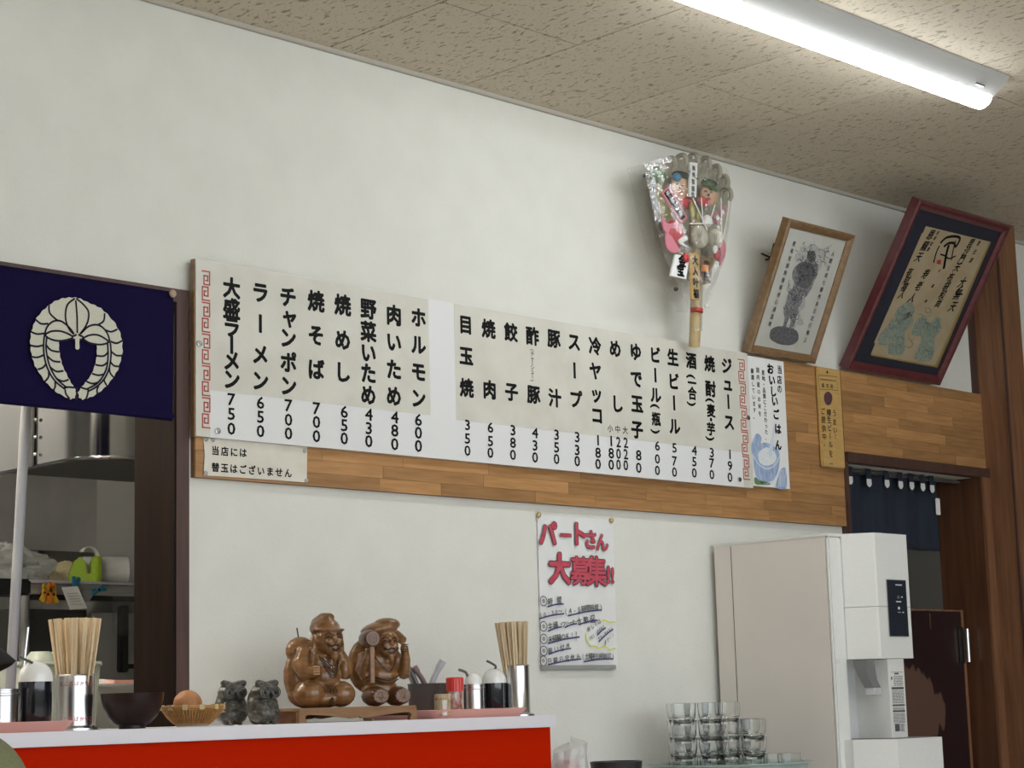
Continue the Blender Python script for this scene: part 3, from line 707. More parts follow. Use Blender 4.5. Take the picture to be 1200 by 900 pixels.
# ================================================================== NAVY CURTAIN WITH CREST
YV = 3.500
nz1, nz0 = P(204, 342.7, YV).z, P(199.5, 493.3, YV).z; nx1 = P(202, 420, YV).x
nv = thing('navy_curtain', 'navy shop curtain with cream wisteria crest, hung over the kitchen opening', 'curtain', (nx1-.4, YV, nz1))
def nvf(u, v):
    x = nx1-.98*(1-u); z = nz1+(nz0-nz1)*v
    return Vector((x, YV-.0035-.0030*sin(7*u+3*v)*v-.002*sin(17*u)*v, z))
o = MB().grid(nvf, 60, 16).build('cloth', 'navy', nv, smooth=True)
sd = o.modifiers.new('s', 'SOLIDIFY'); sd.thickness = .002; sd.offset = 1
MB().tube([(nx1-.98, YV+.008, nz1-.012), (nx1+.0, YV+.008, nz1-.012)], .006).build('rod', 'darkwood', nv, smooth=True)
MB().box((nx1-.98, YV-.0095, nz0+.004), (nx1-.001, YV-.0075, nz0+.016)).build('hem', 'navy', nv)
c = P(202.5, 344, YV-.012); MB().ball(c, (.009, .006, .009), 12, 8).build('button', 'core', nv, smooth=True)
KC = lambda p: (30+p[0]*.15, 340+p[1]*.15)
yk = YV-.0105
outl = [(390, 55), (340, 55), (285, 62), (225, 85), (175, 120), (130, 160), (85, 215), (60, 270), (40, 330), (33, 400), (38, 470), (50, 530), (70, 590), (100, 640), (145, 710), (200, 765), (240, 800), (310, 838), (350, 855), (385, 845), (398, 810), (390, 775), (372, 745), (345, 700), (320, 650), (295, 600), (280, 550), (268, 490), (262, 430), (266, 398), (310, 392), (362, 378), (388, 395), (390, 457), (420, 457), (420, 395), (448, 388), (500, 412), (550, 425), (555, 480), (550, 540), (535, 600), (510, 660), (470, 715), (430, 760), (408, 800), (415, 840), (445, 858), (480, 848), (530, 830), (590, 790), (640, 745), (690, 680), (725, 620), (745, 550), (760, 480), (757, 400), (740, 330), (700, 255), (640, 185), (590, 140), (540, 115), (480, 90), (430, 65)]
sc_ = []
for i, p in enumerate(outl):       # scalloped petal rim
    q = outl[(i+1) % len(outl)]
    sc_.append(p)
    if not (29 < i < 38): 
        mx_, my_ = (p[0]+q[0])/2, (p[1]+q[1])/2; dx, dy = q[0]-p[0], q[1]-p[1]; l = math.hypot(dx, dy)
        sc_.append((mx_-dy/l*-5, my_+dx/l*-5))
crest = MB().flat(spline([P(*KC(p), yk) for p in sc_], 3, True)).build('crest', 'cream', nv)
m = MB(); lw = .0042
for q in ([(385, 65), (330, 110), (312, 180), (318, 250), (345, 310), (378, 345)], [(395, 65), (450, 110), (490, 165), (490, 230), (465, 290), (425, 345)], [(392, 80), (402, 200), (404, 335)],
          [(378, 340), (330, 280), (270, 240), (215, 245), (170, 285), (148, 345)], [(150, 348), (200, 322), (270, 320), (330, 340), (370, 365)], [(148, 345), (180, 375), (240, 395), (300, 393), (365, 376)],
          [(435, 335), (490, 285), (550, 270), (600, 290), (640, 340), (658, 400)], [(448, 375), (500, 352), (560, 350), (610, 372), (652, 402)], [(448, 380), (500, 412), (570, 425), (620, 420), (658, 402)],
          [(148, 350), (140, 450), (155, 560), (190, 650), (240, 720), (310, 775)], [(166, 368), (160, 450), (178, 560), (210, 640), (255, 705), (322, 762)], [(640, 415), (645, 500), (635, 600), (600, 680), (550, 735), (485, 770)], [(662, 405), (668, 500), (655, 600), (620, 685), (560, 750), (490, 790)],
          [(183, 115), (190, 180), (250, 238)], [(80, 230), (120, 262), (178, 262)], [(42, 325), (90, 343), (145, 338)], [(38, 432), (90, 440), (138, 430)], [(45, 520), (95, 525), (145, 505)], [(95, 620), (135, 605), (160, 575)], [(150, 715), (178, 680), (182, 640)], [(220, 780), (232, 750), (230, 715)],
          [(162, 430), (200, 470), (265, 483)], [(170, 515), (215, 553), (272, 560)], [(190, 600), (240, 635), (297, 630)], [(235, 688), (290, 712), (337, 698)], [(300, 762), (340, 757), (378, 762)], [(310, 775), (315, 810), (345, 850)],
          [(618, 180), (610, 240), (565, 272)], [(718, 305), (670, 325), (625, 312)], [(755, 395), (710, 415), (664, 400)], [(762, 510), (710, 510), (670, 480)], [(735, 597), (690, 590), (662, 558)], [(690, 683), (660, 645), (655, 605)], [(637, 750), (615, 710), (618, 685)], [(562, 814), (558, 780), (572, 745)],
          [(645, 485), (610, 515), (555, 512)], [(640, 565), (600, 590), (545, 582)], [(615, 655), (570, 665), (520, 652)], [(565, 722), (520, 730), (473, 712)], [(495, 770), (470, 772), (428, 758)], [(490, 775), (485, 815), (472, 852)],
          [(398, 345), (385, 355), (368, 362), (368, 382), (388, 388)], [(412, 345), (425, 355), (445, 362), (445, 382), (422, 388)], [(398, 862), (400, 800), (402, 760)]):
    line(m, q, lw, KC, yk-.0006)
m.build('crest_line', 'navyline', nv)

# ================================================================== COUNTER AND WHAT STANDS ON IT
YF = 3.19; ZT = 1.1755; XE = 3.317
ct = thing('serving_counter', 'red-fronted serving counter with a white laminate top edge, along the wall', 'counter', (2.0, YF, 0))
MB().box((.25, YF, ZT-.027), (XE, YW-.002, ZT), bev=.0015).build('worktop', 'counterwhite', ct)
MB().box((.27, YF+.012, .0), (XE-.010, YW-.004, ZT-.0272)).build('front_panel', 'counterred', ct)
def cx(px, y): return P(px, 842, y).x
def rim_tray(label, x0, x1, y0, y1):
    t = thing('serving_tray', label, 'tray', ((x0+x1)/2, (y0+y1)/2, ZT), 'pink trays on the counter')
    cxx, cyy = (x0+x1)/2, (y0+y1)/2; hx, hy = (x1-x0)/2, (y1-y0)/2
    def rr(k, r, z, n=8):
        out = []
        for qx, qy, a0 in ((1, 1, 0), (-1, 1, pi/2), (-1, -1, pi), (1, -1, 3*pi/2)):
            for i in range(n): a = a0+pi/2*i/(n-1); out.append(Vector((cxx+qx*(hx-k-r)+r*cos(a), cyy+qy*(hy-k-r)+r*sin(a), z)))
        return out
    loops = [rr(.016, .02, ZT+.0), rr(.006, .03, ZT+.010), rr(.0, .035, ZT+.0185), rr(.0015, .034, ZT+.0195), rr(.012, .026, ZT+.010), rr(.020, .018, ZT+.005)]
    b = MB(); n = len(loops[0]); vs = [p for l in loops for p in l]; fs = []
    for i in range(len(loops)-1):
        for k in range(n): fs.append((i*n+k, i*n+(k+1) % n, (i+1)*n+(k+1) % n, (i+1)*n+k))
    fs.append(tuple(range(n))[::-1]); fs.append(tuple(range((len(loops)-1)*n, len(loops)*n))); b.add(vs, fs); b.build('tray_body', 'pink', t, smooth=True)
    return t
rim_tray('pink plastic tray under the condiments, at the right end of the counter', 2.945, 3.245, 3.195, 3.455)
rim_tray('pink plastic tray at the left edge of the photo, under a soy bottle', 1.72, 2.035, 3.195, 3.31)
ZTr = ZT+.005
def holder(label, x, y, r, h, engraved):
    t = thing('chopstick_holder', label, 'chopstick holder', (x, y, ZT), 'steel chopstick holders')
    MB().lathe([(0, 0), (r*1.35, 0), (r*1.35, .004), (r*1.05, .007), (r, .009), (r, h-.003), (r+.0018, h-.0015), (r, h), (r-.002, h), (r-.002, .012), (0, .011)], (x, y, ZT), 36).build('body', 'chrome', t, smooth=True)
    if engraved:
        m = MB()
        for zz in (.022, h-.018):
            for i in range(9):
                a = radians(180+12+i*16.5); ch = 'こころばかり'[i % 6]; c = Vector((x+(r+.0006)*cos(a), y+(r+.0006)*sin(a), ZT+zz)); put(m, ch, c, Vector((-sin(a), cos(a), 0)), UZ, .0095, .01)
        m.build('red_lettering', 'red', t)
    return t
chop_me = None
def chop_mesh():
    b = MB(); 
    for s in (-1, 1):
        vs = []
        for z, hw in ((0, .0017), (.205, .0026)):
            vs += [(s*.0029-hw, -hw*.8, z), (s*.0029+hw, -hw*.8, z), (s*.0029+hw, hw*.8, z), (s*.0029-hw, hw*.8, z)]
        b.add(vs, [(0, 3, 2, 1), (4, 5, 6, 7), (0, 1, 5, 4), (1, 2, 6, 5), (2, 3, 7, 6), (3, 0, 4, 7)])
    o = b.build('chopsticks', 'chop'); me = o.data; bpy.data.objects.remove(o); return me
chop_me = chop_mesh()
def sticks(x, y, n, spread, r, lbl, grp, lean=(0, 0), top=.205, seed=1):
    R = random.Random(seed)
    for i in range(n):
        rr = math.sqrt((i+.5)/n); a = i*2.39996
        b = Vector((x+r*.62*rr*cos(a), y+r*.62*rr*sin(a), ZT+.0135)); tp = Vector((x+lean[0]+spread*rr*cos(a), y+lean[1]+spread*rr*sin(a), ZT+.0135+top+R.uniform(-.004, .002)))
        d = (tp-b).normalized(); q = d.to_track_quat('Z', 'Y') @ Matrix.Rotation(R.uniform(-.5, .5)+.78, 3, 'Z').to_quaternion()
        o = bpy.data.objects.new('chopsticks', chop_me); COL.objects.link(o); o.location = b; o.rotation_mode = 'QUATERNION'; o.rotation_quaternion = q
        tag(o, lbl, 'chopsticks', grp)
hx_, hy_ = cx(88, 3.345), 3.345
holder('engraved steel chopstick holder at the left, filled with splayed chopsticks', hx_, hy_, .0365, .108, True)
sticks(hx_, hy_, 24, .051, .034, 'pair of wooden chopsticks splayed in the left steel holder', 'chopsticks in the left holder', top=.198, seed=2)
hx2, hy2 = cx(607.5, 3.245), 3.245
holder('plain shiny steel chopstick holder at the right end of the counter', hx2, hy2, .0285, .118, False)
sticks(hx2, hy2, 24, .036, .027, 'pair of wooden chopsticks bundled upright in the right steel holder', 'chopsticks in the right holder', lean=(-.008, .004), top=.190, seed=5)
def soy_bottle(label, px, y, r, hb, z0=ZTr, hook=None):
    x = cx(px, y); t = thing('soy_sauce_bottle', label, 'sauce bottle', (x, y, z0), 'soy sauce bottles')
    MB().lathe([(0, 0), (r*.96, 0), (r, .003), (r, hb), (0, hb)], (x, y, z0), 32).build('body', 'soy', t, smooth=True)
    pr = [(r*1.04, hb-.001)]+[(r*1.04*cos(a), hb+.003+r*1.12*sin(a)) for a in [pi/2*i/9 for i in range(10)]]
    MB().lathe(pr, (x, y, z0), 32, cap0=True).build('dome_cap', 'plasticwhite', t, smooth=True)
    zt = z0+hb+r*1.12
    if hook:
        p = [Vector((x-.006, y-.004, zt-.004)), Vector((x-.004, y-.010, zt+.006)), Vector((x-.012, y-.004, zt+.014)), Vector((x-.02, y+.004, zt+.020))]
        MB().tube(spline(p, 5), .0028, 8).build('spout', 'greypot', t, smooth=True)
    else:
        MB().tube(spline([Vector((x-.012, y-.01, zt-.002)), Vector((x-.022, y-.004, zt+.004)), Vector((x-.032, y+.004, zt+.010))], 5), .0025, 8).build('spout', 'greypot', t, smooth=True)
    return t
soy_bottle('white-domed soy sauce bottle on the left tray, beside the splayed chopsticks', 41, 3.255, .0315, .089)
soy_bottle('white-domed soy sauce bottle on the right tray, beside the upright chopsticks', 580.5, 3.275, .0275, .073, hook=True)
def shaker(label, px, y, r, h, dome):
    x = cx(px, y); t = thing('steel_shaker', label, 'condiment pot', (x, y, ZTr), 'steel condiment pots')
    MB().lathe([(0, 0), (r, 0), (r, h*.82), (r*1.06, h*.84), (r*1.06, h*.88), (r, h*.90), (r, h*.94), (r*1.05, h*.96), (r*1.05, h*.985), (r*.9, h), (0, h)], (x, y, ZTr), 32).build('body', 'chrome', t, smooth=True)
    if dome:
        MB().lathe([(r*.80, h)]+[(r*.80*cos(a), h+.004+.020*sin(a)) for a in [pi/2*i/8 for i in range(9)]], (x, y, ZTr), 28, cap0=True).build('dome_cap', 'plasticwhite', t, smooth=True)
        MB().tube(spline([Vector((x-.012, y+.006, ZTr+h+.016)), Vector((x-.016, y+.008, ZTr+h+.026)), Vector((x-.024, y+.014, ZTr+h+.031)), Vector((x-.030, y+.018, ZTr+h+.033))], 5), [.0032]*16, 8).build('spoon_handle', 'greypot', t, smooth=True)
    return t
shaker('small steel condiment pot with white dome and grey spoon handle, on the right tray', 556, 3.262, .0245, .071, True)
shaker('steel condiment pot cut by the left edge of the photo, on the left tray', 1, 3.255, .031, .076, False)
# red-capped jar, toothpicks, grey pot with utensils
x, y = cx(534, 3.245), 3.245; t = thing('chili_jar', 'small spice jar with a ribbed red cap, on the right tray', 'spice jar', (x, y, ZTr))
MB().lathe([(0, 0), (.0165, 0), (.0175, .002), (.0175, .052), (.0165, .058), (0, .058)], (x, y, ZTr), 24).build('jar', 'chili', t, smooth=True)
b = MB(); n = 44; vs = []; 
for z, k in ((.055, 1), (.083, 1), (.086, .92)):
    for i in range(n): a = 2*pi*i/n; rr = (.0198+(.0005 if i % 2 else 0))*k; vs.append((x+rr*cos(a), y+rr*sin(a), ZTr+z))
b.add(vs, [(i+l*n, (i+1) % n+l*n, (i+1) % n+(l+1)*n, i+(l+1)*n) for l in range(2) for i in range(n)]+[tuple(range(2*n, 3*n)), tuple(range(n))[::-1]]); b.build('cap', 'redcap', t)
x, y = cx(519, 3.215), 3.215; t = thing('toothpick_jar', 'small round jar packed with toothpicks, in front of the grey pot', 'toothpick holder', (x, y, ZTr))
MB().lathe([(0, 0), (.0185, 0), (.0185, .036), (.0180, .036), (.018, .002), (0, .002)], (x, y, ZTr), 24).build('jar', 'pane', t, smooth=True)
b = MB(); R = random.Random(4)
for i in range(150):
    rr = .0172*math.sqrt((i+.5)/150); a = i*2.39996; b.tube([(x+rr*cos(a), y+rr*sin(a), ZTr+.003), (x+rr*cos(a), y+rr*sin(a), ZTr+.048+R.uniform(0, .0015))], .0011, 5)
o = b.build('toothpicks', 'chop', t); o['kind'] = 'stuff'
b = MB(); b.lathe([(.0188, .036), (.0188, .040), (.0180, .040)], (x, y, ZTr), 24); b.build('rim', 'bamboo', t)
x, y = cx(504, 3.355), 3.355; t = thing('grey_utensil_pot', 'wide dark grey pot holding serving utensils, behind the toothpick jar', 'pot', (x, y, ZTr))
MB().lathe([(0, 0), (.046, 0), (.048, .004), (.050, .072), (.0515, .075), (.0485, .075), (.046, .006), (0, .004)], (x, y, ZTr), 36).build('body', 'greypot', t, smooth=True)
def utensil(label, bx, by, pts, rr, m, sx=1):
    tg = MB(); tg.tube(spline([Vector(p) for p in pts], 6), rr, 8); o = tg.build('serving_spoon', m, origin=pts[0], smooth=True); tag(o, label, 'utensil', 'utensils in the grey pot')
VR = Vector((.706, -.708, 0))
pc = Vector((x, y, ZTr))
def up(l, d, z): return pc+VR*l+Vector((.708, .706, 0))*d+Vector((0, 0, z))
utensil('curved grey utensil handle, leftmost in the grey pot', 0, 0, [up(-.012, .0, .010), up(-.028, .0, .07), up(-.045, .0, .110), up(-.060, 0, .13)], .0055, 'greypot')
utensil('pale utensil handle low at the left of the grey pot', 0, 0, [up(-.010, .012, .010), up(-.034, .012, .07), up(-.050, .010, .105), up(-.056, .01, .115)], .006, 'spoon')
utensil('reddish-brown utensil handle with pale tip in the grey pot', 0, 0, [up(.008, .02, .010), up(-.012, .01, .075), up(-.026, .0, .100), up(-.034, -.005, .114)], [.005]*6+[.006]*7+[.0075]*6, 'spoondk')
utensil('pale grooved utensil handle leaning right in the grey pot', 0, 0, [up(-.012, .0, .010), up(.004, .0, .07), up(.020, .0, .105), up(.033, .0, .126)], [.005]*6+[.0065]*7+[.0085]*6, 'spoon')

# carved stand
SX0, SX1, SY0, SY1 = cx(351, 3.20), cx(489, 3.20), 3.20, 3.36; ZS = ZT+.031
st = thing('carved_stand', 'low carved wooden stand with scalloped apron under the two figures', 'stand', ((SX0+SX1)/2, (SY0+SY1)/2, ZT))
MB().box((SX0, SY0, ZS-.008), (SX1, SY1, ZS), bev=.002).build('top', 'standwood', st)
def apron(y0):
    wd = SX1-SX0; q = []
    f = lambda u, z: (SX0+wd*u, y0, ZT+z)
    q = [f(0, .024), f(0, .0), f(.055, 0), f(.06, .006), f(.045, .012), f(.07, .017), f(.20, .015), f(.36, .010), f(.44, .007), f(.48, .008), f(.5, .0115), f(.52, .008), f(.56, .007), f(.64, .010), f(.80, .015), f(.93, .017), f(.955, .012), f(.94, .006), f(.945, 0), f(1, 0), f(1, .024)]
    return q
MB().prism(apron(SY0+.001), (0, .010, 0)).build('apron', 'standwood', st, fix=True)
MB().prism(apron(SY1-.011), (0, .010, 0)).build('apron', 'standwood', st, fix=True)
MB().box((SX0+.001, SY0+.011, ZT), (SX0+.011, SY1-.011, ZS-.008)).build('side_board', 'carvedk', st)
MB().box((SX1-.011, SY0+.011, ZT+.010), (SX1-.001, SY1-.011, ZS-.008)).build('side_board', 'carvedk', st)

def T(c, k=1.0):
    c = Vector(c); return lambda x, y, z: c+Vector((x, y, z))*k
# ---- left figure: smiling old man with a pointed cap and a great sack
sx, sy = cx(377, 3.275), 3.275; f = T((sx, sy, ZS)); g1 = thing('carved_figure', 'carved wood figure in a pointed cap with a tall sack, left on the stand', 'figurine', (sx, sy, ZS), None)
b = MB()
b.ball(f(-.030, .022, .068), (.048, .030, .066)); b.ball(f(-.040, .018, .122), (.034, .026, .030)); b.ball(f(-.02, .02, .03), (.05, .035, .032))   # sack
b.ball(f(.004, .0, .078), (.040, .034, .046)); b.ball(f(.004, -.018, .066), (.032, .026, .030))                                             # torso, belly
b.ball(f(-.034, -.018, .030), (.036, .034, .030)); b.ball(f(.036, -.020, .028), (.032, .032, .028)); b.ball(f(.0, -.005, .018), (.055, .04, .019))  # crossed legs
b.tube([f(-.036, -.0, .118), f(-.052, -.016, .090), f(-.050, -.034, .072), f(-.034, -.048, .076)], [.021, .022, .017, .011], 12)
b.ball(f(-.033, -.050, .078), (.010, .009, .011))
b.tube([f(.038, .0, .112), f(.054, -.008, .085), f(.046, -.022, .066)], [.017, .018, .014], 12); b.ball(f(.042, -.030, .078), (.010, .010, .020))
hb = MB(); _b = b; b = hb
b.ball(f(.010, -.016, .128), (.017, .016, .016)); b.ball(f(.012, -.024, .148), (.0235, .024, .028)); b.ball(f(.012, -.040, .136), (.016, .011, .014))   # neck, head, cheeks
b.ball(f(.012, -.0495, .149), (.0045, .006, .0065)); b.ball(f(.004, -.045, .144), (.007, .006, .006)); b.ball(f(.020, -.045, .144), (.007, .006, .006))
b.tube([f(.0115, -.046, .128), f(.012, -.047, .118), f(.0125, -.043, .110)], [.008, .0055, .002], 8)
b.ball(f(-.013, -.014, .136), (.007, .009, .020)); b.ball(f(.036, -.014, .136), (.006, .009, .020))
b.ball(f(.010, -.010, .167), (.0255, .027, .019)); b.tube([f(.008, -.002, .170), f(.011, -.014, .181), f(.014, -.030, .186)], [.021, .0145, .006], 12)
b.tube([f(.012+.0255*cos(a), -.018+.0275*sin(a), .165+.002*sin(a)) for a in [2*pi*i/16 for i in range(17)]], .0026, 6, cap=False)
HM1 = Matrix.Translation(f(.010, -.020, .1405)) @ Matrix.Scale(1.30, 4) @ Matrix.Translation(-f(.012, -.022, .146)); b.xf(HM1); _b.add(b.v, b.f); b = _b
for s_i in (-1, 1): b.ball(f(s_i*.030, .0, .104), (.022, .022, .022))
b.ball(f(.004, -.004, .095), (.040, .032, .034))
remeshed(b, 'body', 'carve', g1, .0022, 3)
b = MB()
for s in (-1, 1):
    b.tube(spline([f(.012+s*.004, -.0475, .1560), f(.012+s*.009, -.0470, .1585), f(.012+s*.015, -.0425, .1545)], 4), .0010, 5)
    b.tube(spline([f(.012+s*.005, -.0480, .1505), f(.012+s*.010, -.0478, .1530), f(.012+s*.015, -.0435, .1500)], 4), .0010, 5)
    b.tube(spline([f(.012+s*.001, -.0530, .1395), f(.012+s*.008, -.0530, .1365), f(.012+s*.014, -.0480, .1395)], 4), .0018, 6)
b.tube(spline([f(.006, -.0515, .1330), f(.012, -.0530, .1300), f(.018, -.0515, .1330)], 4), .0016, 6)
b.xf(HM1)
for k in range(5):
    b.tube(spline([f(-.018+k*.003, -.032-.002*k, .108-.007*k), f(.002, -.046, .090-.006*k), f(.008, -.048, .082-.005*k)], 5), .0010, 5); b.tube(spline([f(.030-k*.002, -.030-.002*k, .108-.007*k), f(.016, -.044, .090-.006*k), f(.009, -.048, .082-.005*k)], 5), .0010, 5)
b.tube(spline([f(.006, -.047, .020), f(.004, -.050, .010), f(.006, -.048, .002)], 4), .0030, 6)
for k in range(4): b.tube([f(-.004+.005*k, -.047, .046), f(-.008+.008*k, -.051, .030)], .0010, 5)
for k in range(4): b.tube(spline([f(-.058+.008*k, .002-.007*k, .132-.003*k), f(-.062+.008*k, -.008-.008*k, .112), f(-.060+.007*k, -.022-.006*k, .094)], 4), .0016, 5)
b.build('carved_line', 'groove', g1, smooth=True)
b = MB()
for k in range(4): b.tube([f(-.040, -.0555, .070+.0050*k), f(-.033, -.060, .0705+.0050*k), f(-.027, -.056, .070+.0050*k)], .0022, 6)
b.build('fingers', 'carvelt', g1, smooth=True)
MB().tube([f(-.050, .004, .150), f(-.054, .002, .170)], .0014, 6).build('peg', 'groove', g1)
# ---- right figure: flat cap, mallet, sack over the shoulder, standing on two rice bales
sx, sy = cx(446, 3.268), 3.268; f = T((sx, sy, ZS)); g2 = thing('carved_figure', 'carved wood figure in a flat cap raising a mallet, right on the stand', 'figurine', (sx, sy, ZS), None)
b = MB()
b.ball(f(.002, .002, .082), (.036, .032, .044)); b.ball(f(.002, -.012, .066), (.034, .026, .028)); b.ball(f(0, .0, .036), (.045, .030, .022))
b.ball(f(-.020, .026, .090), (.046, .026, .060)); b.ball(f(.034, .022, .120), (.022, .020, .034))
_b = b; b = MB()
b.ball(f(.004, -.020, .140), (.0235, .024, .029)); b.ball(f(.004, -.038, .128), (.016, .011, .013)); b.ball(f(.004, -.0465, .141), (.0045, .006, .006)); b.ball(f(-.005, -.042, .136), (.007, .006, .006)); b.ball(f(.013, -.042, .136), (.007, .006, .006))
b.tube([f(.004, -.043, .120), f(.005, -.045, .110), f(.005, -.042, .102)], [.008, .005, .002], 8)
b.ball(f(-.020, -.010, .128), (.006, .009, .018)); b.ball(f(.029, -.010, .130), (.006, .009, .018))
b.ball(f(.000, -.012, .168), (.038, .031, .0130), rot=Matrix.Rotation(radians(-12), 3, 'Y')); b.ball(f(.010, -.018, .175), (.024, .022, .011))
HM2 = Matrix.Translation(f(.004, -.018, .135)) @ Matrix.Scale(1.24, 4) @ Matrix.Translation(-f(.004, -.020, .140)); b.xf(HM2); _b.add(b.v, b.f); b = _b
b.ball(f(.002, -.002, .098), (.040, .030, .030))
b.tube([f(-.034, -.002, .110), f(-.052, -.020, .080), f(-.046, -.034, .060)], [.017, .016, .013], 12); b.tube([f(-.050, -.024, .066), f(-.050, -.040, .095), f(-.046, -.046, .118)], [.014, .012, .009], 10); b.ball(f(-.045, -.048, .118), (.010, .009, .011))
b.tube([f(.034, -.002, .108), f(.052, -.012, .080), f(.050, -.022, .062)], [.016, .016, .012], 12); b.tube([f(.050, -.020, .070), f(.050, -.030, .100), f(.044, -.034, .124)], [.013, .010, .009], 10); b.ball(f(.043, -.036, .124), (.009, .009, .011))
b.tube([f(.043, -.034, .140), f(.036, -.018, .152), f(.030, .002, .150)], [.010, .012, .016], 8)
remeshed(b, 'body', 'carve', g2, .0022, 3)
for i, (bx, by) in enumerate(((-.024, -.024), (.030, -.022))):
    b = MB(); n = 22; vs = []; rings = 13
    for k in range(rings):
        u = k/(rings-1); yy = -.030+.062*u; rr = .0225*(math.sin(pi*min(1, max(0, .12+.76*u)))**.45)
        for q in range(n): a = 2*pi*q/n; r2 = rr*(1+.035*(q % 2)); vs.append(f(bx+r2*1.18*cos(a), by+yy, .0215+r2*.95*sin(a)))
    b.add(vs, [(k*n+q, k*n+(q+1) % n, (k+1)*n+(q+1) % n, (k+1)*n+q) for k in range(rings-1) for q in range(n)]+[tuple(range(n)), tuple(range((rings-1)*n, rings*n))[::-1]])
    rb = b.build('rice_bale', 'carvedk', g2, smooth=True, fix=True)
    m = MB()
    for q in range(12):
        a = 2*pi*q/12; m.tube([f(bx+.003*cos(a), by-.031, .0215+.003*sin(a)), f(bx+.019*cos(a), by-.0285, .0215+.015*sin(a))], .0011, 5)
    m.build('straw_end', 'standwood', rb)
b = MB(); m0 = Matrix.Translation(f(-.044, -.040, .145)) @ Matrix.Rotation(radians(90), 4, 'X') @ Matrix.Rotation(radians(-8), 4, 'Y')
hd = MB().lathe([(0, -.026), (.0145, -.026), (.0175, -.022), (.0195, -.008), (.0195, .012), (.0175, .024), (.0150, .027), (0, .027)], (0, 0, 0), 24); hd.xf(m0); ml = hd.build('mallet_head', 'carvedk', g2, smooth=True, fix=True)
m = MB()
for rr in (.005, .010): m.tube([m0 @ Vector((rr*cos(a*pi/10), rr*sin(a*pi/10), .0275)) for a in range(21)], .0010, 5, cap=False)
m.build('ring_mark', 'standwood', ml)
MB().box((-.0045, -.0035, 0), (.0045, .0035, .082), mtx=Matrix.Translation(f(-.047, -.058, .050))).build('mallet_handle', 'standwood', g2)
b = MB()
for s in (-1, 1):
    b.tube(spline([f(.004+s*.004, -.0435, .1485), f(.004+s*.009, -.0430, .1510), f(.004+s*.015, -.0385, .1470)], 4), .0010, 5); b.tube(spline([f(.004+s*.005, -.0440, .1430), f(.004+s*.010, -.0438, .1455), f(.004+s*.015, -.0395, .1425)], 4), .0010, 5)
    b.tube(spline([f(.004+s*.001, -.0495, .1315), f(.004+s*.008, -.0495, .1290), f(.004+s*.014, -.0450, .1315)], 4), .0018, 6)
b.tube(spline([f(-.002, -.0480, .1250), f(.004, -.0495, .1220), f(.010, -.0480, .1250)], 4), .0016, 6)
b.xf(HM2)
for s in (-1, 1): b.tube(spline([f(.002+s*.026, -.024, .108), f(.002+s*.014, -.037, .086), f(.003, -.041, .072)], 5), .0012, 5)
b.tube(spline([f(-.032, -.022, .066), f(-.015, -.038, .058), f(.006, -.041, .056), f(.032, -.026, .064)], 5), .0014, 5); b.tube(spline([f(-.032, -.024, .060), f(-.015, -.039, .052), f(.006, -.042, .050), f(.032, -.028, .058)], 5), .0012, 5)
for k in range(4):
    b.tube([f(-.053, -.052, .111+.005*k), f(-.044, -.0575, .1115+.005*k), f(-.037, -.052, .111+.005*k)], .0008, 5); b.tube([f(.036, -.042, .117+.005*k), f(.043, -.0455, .1175+.005*k), f(.050, -.042, .117+.005*k)], .0008, 5)
b.build('carved_line', 'groove', g2, smooth=True)

g1.rotation_euler.z = radians(-17); g2.rotation_euler.z = radians(-15)
# ---- owls
def owl(label, px, y, turn, k=1.0):
    x = cx(px, y); f = T((0, 0, 0), k); t = thing('ceramic_owl', label, 'owl figurine', (x, y, ZT), None)
    Rz = Matrix.Translation((x, y, ZT)) @ Matrix.Rotation(turn, 4, 'Z')
    b = MB(); b.ball(f(0, .002, .030), (.033, .030, .030)); b.ball(f(0, -.004, .022), (.033, .028, .022)); b.ball(f(-.0, .014, .048), (.029, .025, .032)); b.ball(f(0, -.002, .066), (.031, .025, .023))
    for s in (-1, 1):
        b.tube([f(0, -.006, .080), f(s*.013, -.010, .083), f(s*.0235, -.012, .0865), f(s*.0275, -.012, .0890)], [k*.008, k*.009, k*.0075, k*.003], 8); b.ball(f(s*.024, .006, .034), (.010*k, .020*k, .026*k)); b.ball(f(s*.009, -.024, .003), (.006, .006, .004))
        b.ball(f(s*.013, -.015, .066), (.0145*k, .011*k, .0145*k))
    b.ball(f(0, .028, .012), (.016, .014, .012))
    b.xf(Rz); remeshed(b, 'body', 'owl', t, .0016, 2)
    m = MB()
    for s in (-1, 1):
        for rr in (.0112, .0075): m.tube([Rz @ f(s*.0130+rr*cos(a*pi/10), -.0262-.0008*(rr < .008)+abs(cos(a*pi/10))*.001, .0665+rr*sin(a*pi/10)) for a in range(21)], .0010, 5, cap=False)
    m.build('eye_ring', 'owl', t, smooth=True)
    m = MB()
    for s in (-1, 1): m.ball(Rz @ f(s*.0130, -.0255, .0665), .0038, 10, 7)
    m.build('pupil', 'owldk', t, smooth=True)
    m = MB(); m.tube([Rz @ f(0, -.0245, .066), Rz @ f(0, -.029, .060), Rz @ f(0, -.026, .052)], [.0028, .0034, .0006], 8); m.build('beak', 'owldk', t, smooth=True)
    m = MB()                                       # breast feathers in staggered rows
    for r in range(6):
        for c in range(-3, 4):
            a = (c+(r % 2)*.5)*.36; z = .046-.0068*r; rad = .0285*math.sqrt(max(.1, 1-((z-.026)/.036)**2))
            m.ball(Rz @ f(rad*sin(a), -rad*cos(a)*.98, z), (.0042, .0022, .0034), 6, 5)
    o = m.build('breast_feathers', 'owl', t, smooth=True); o['kind'] = 'stuff'
owl('dark green-grey ceramic owl beside the wicker basket', 271.5, 3.318, -.30)
owl('dark green-grey ceramic owl beside the carved stand', 309.5, 3.236, -.08, .98)

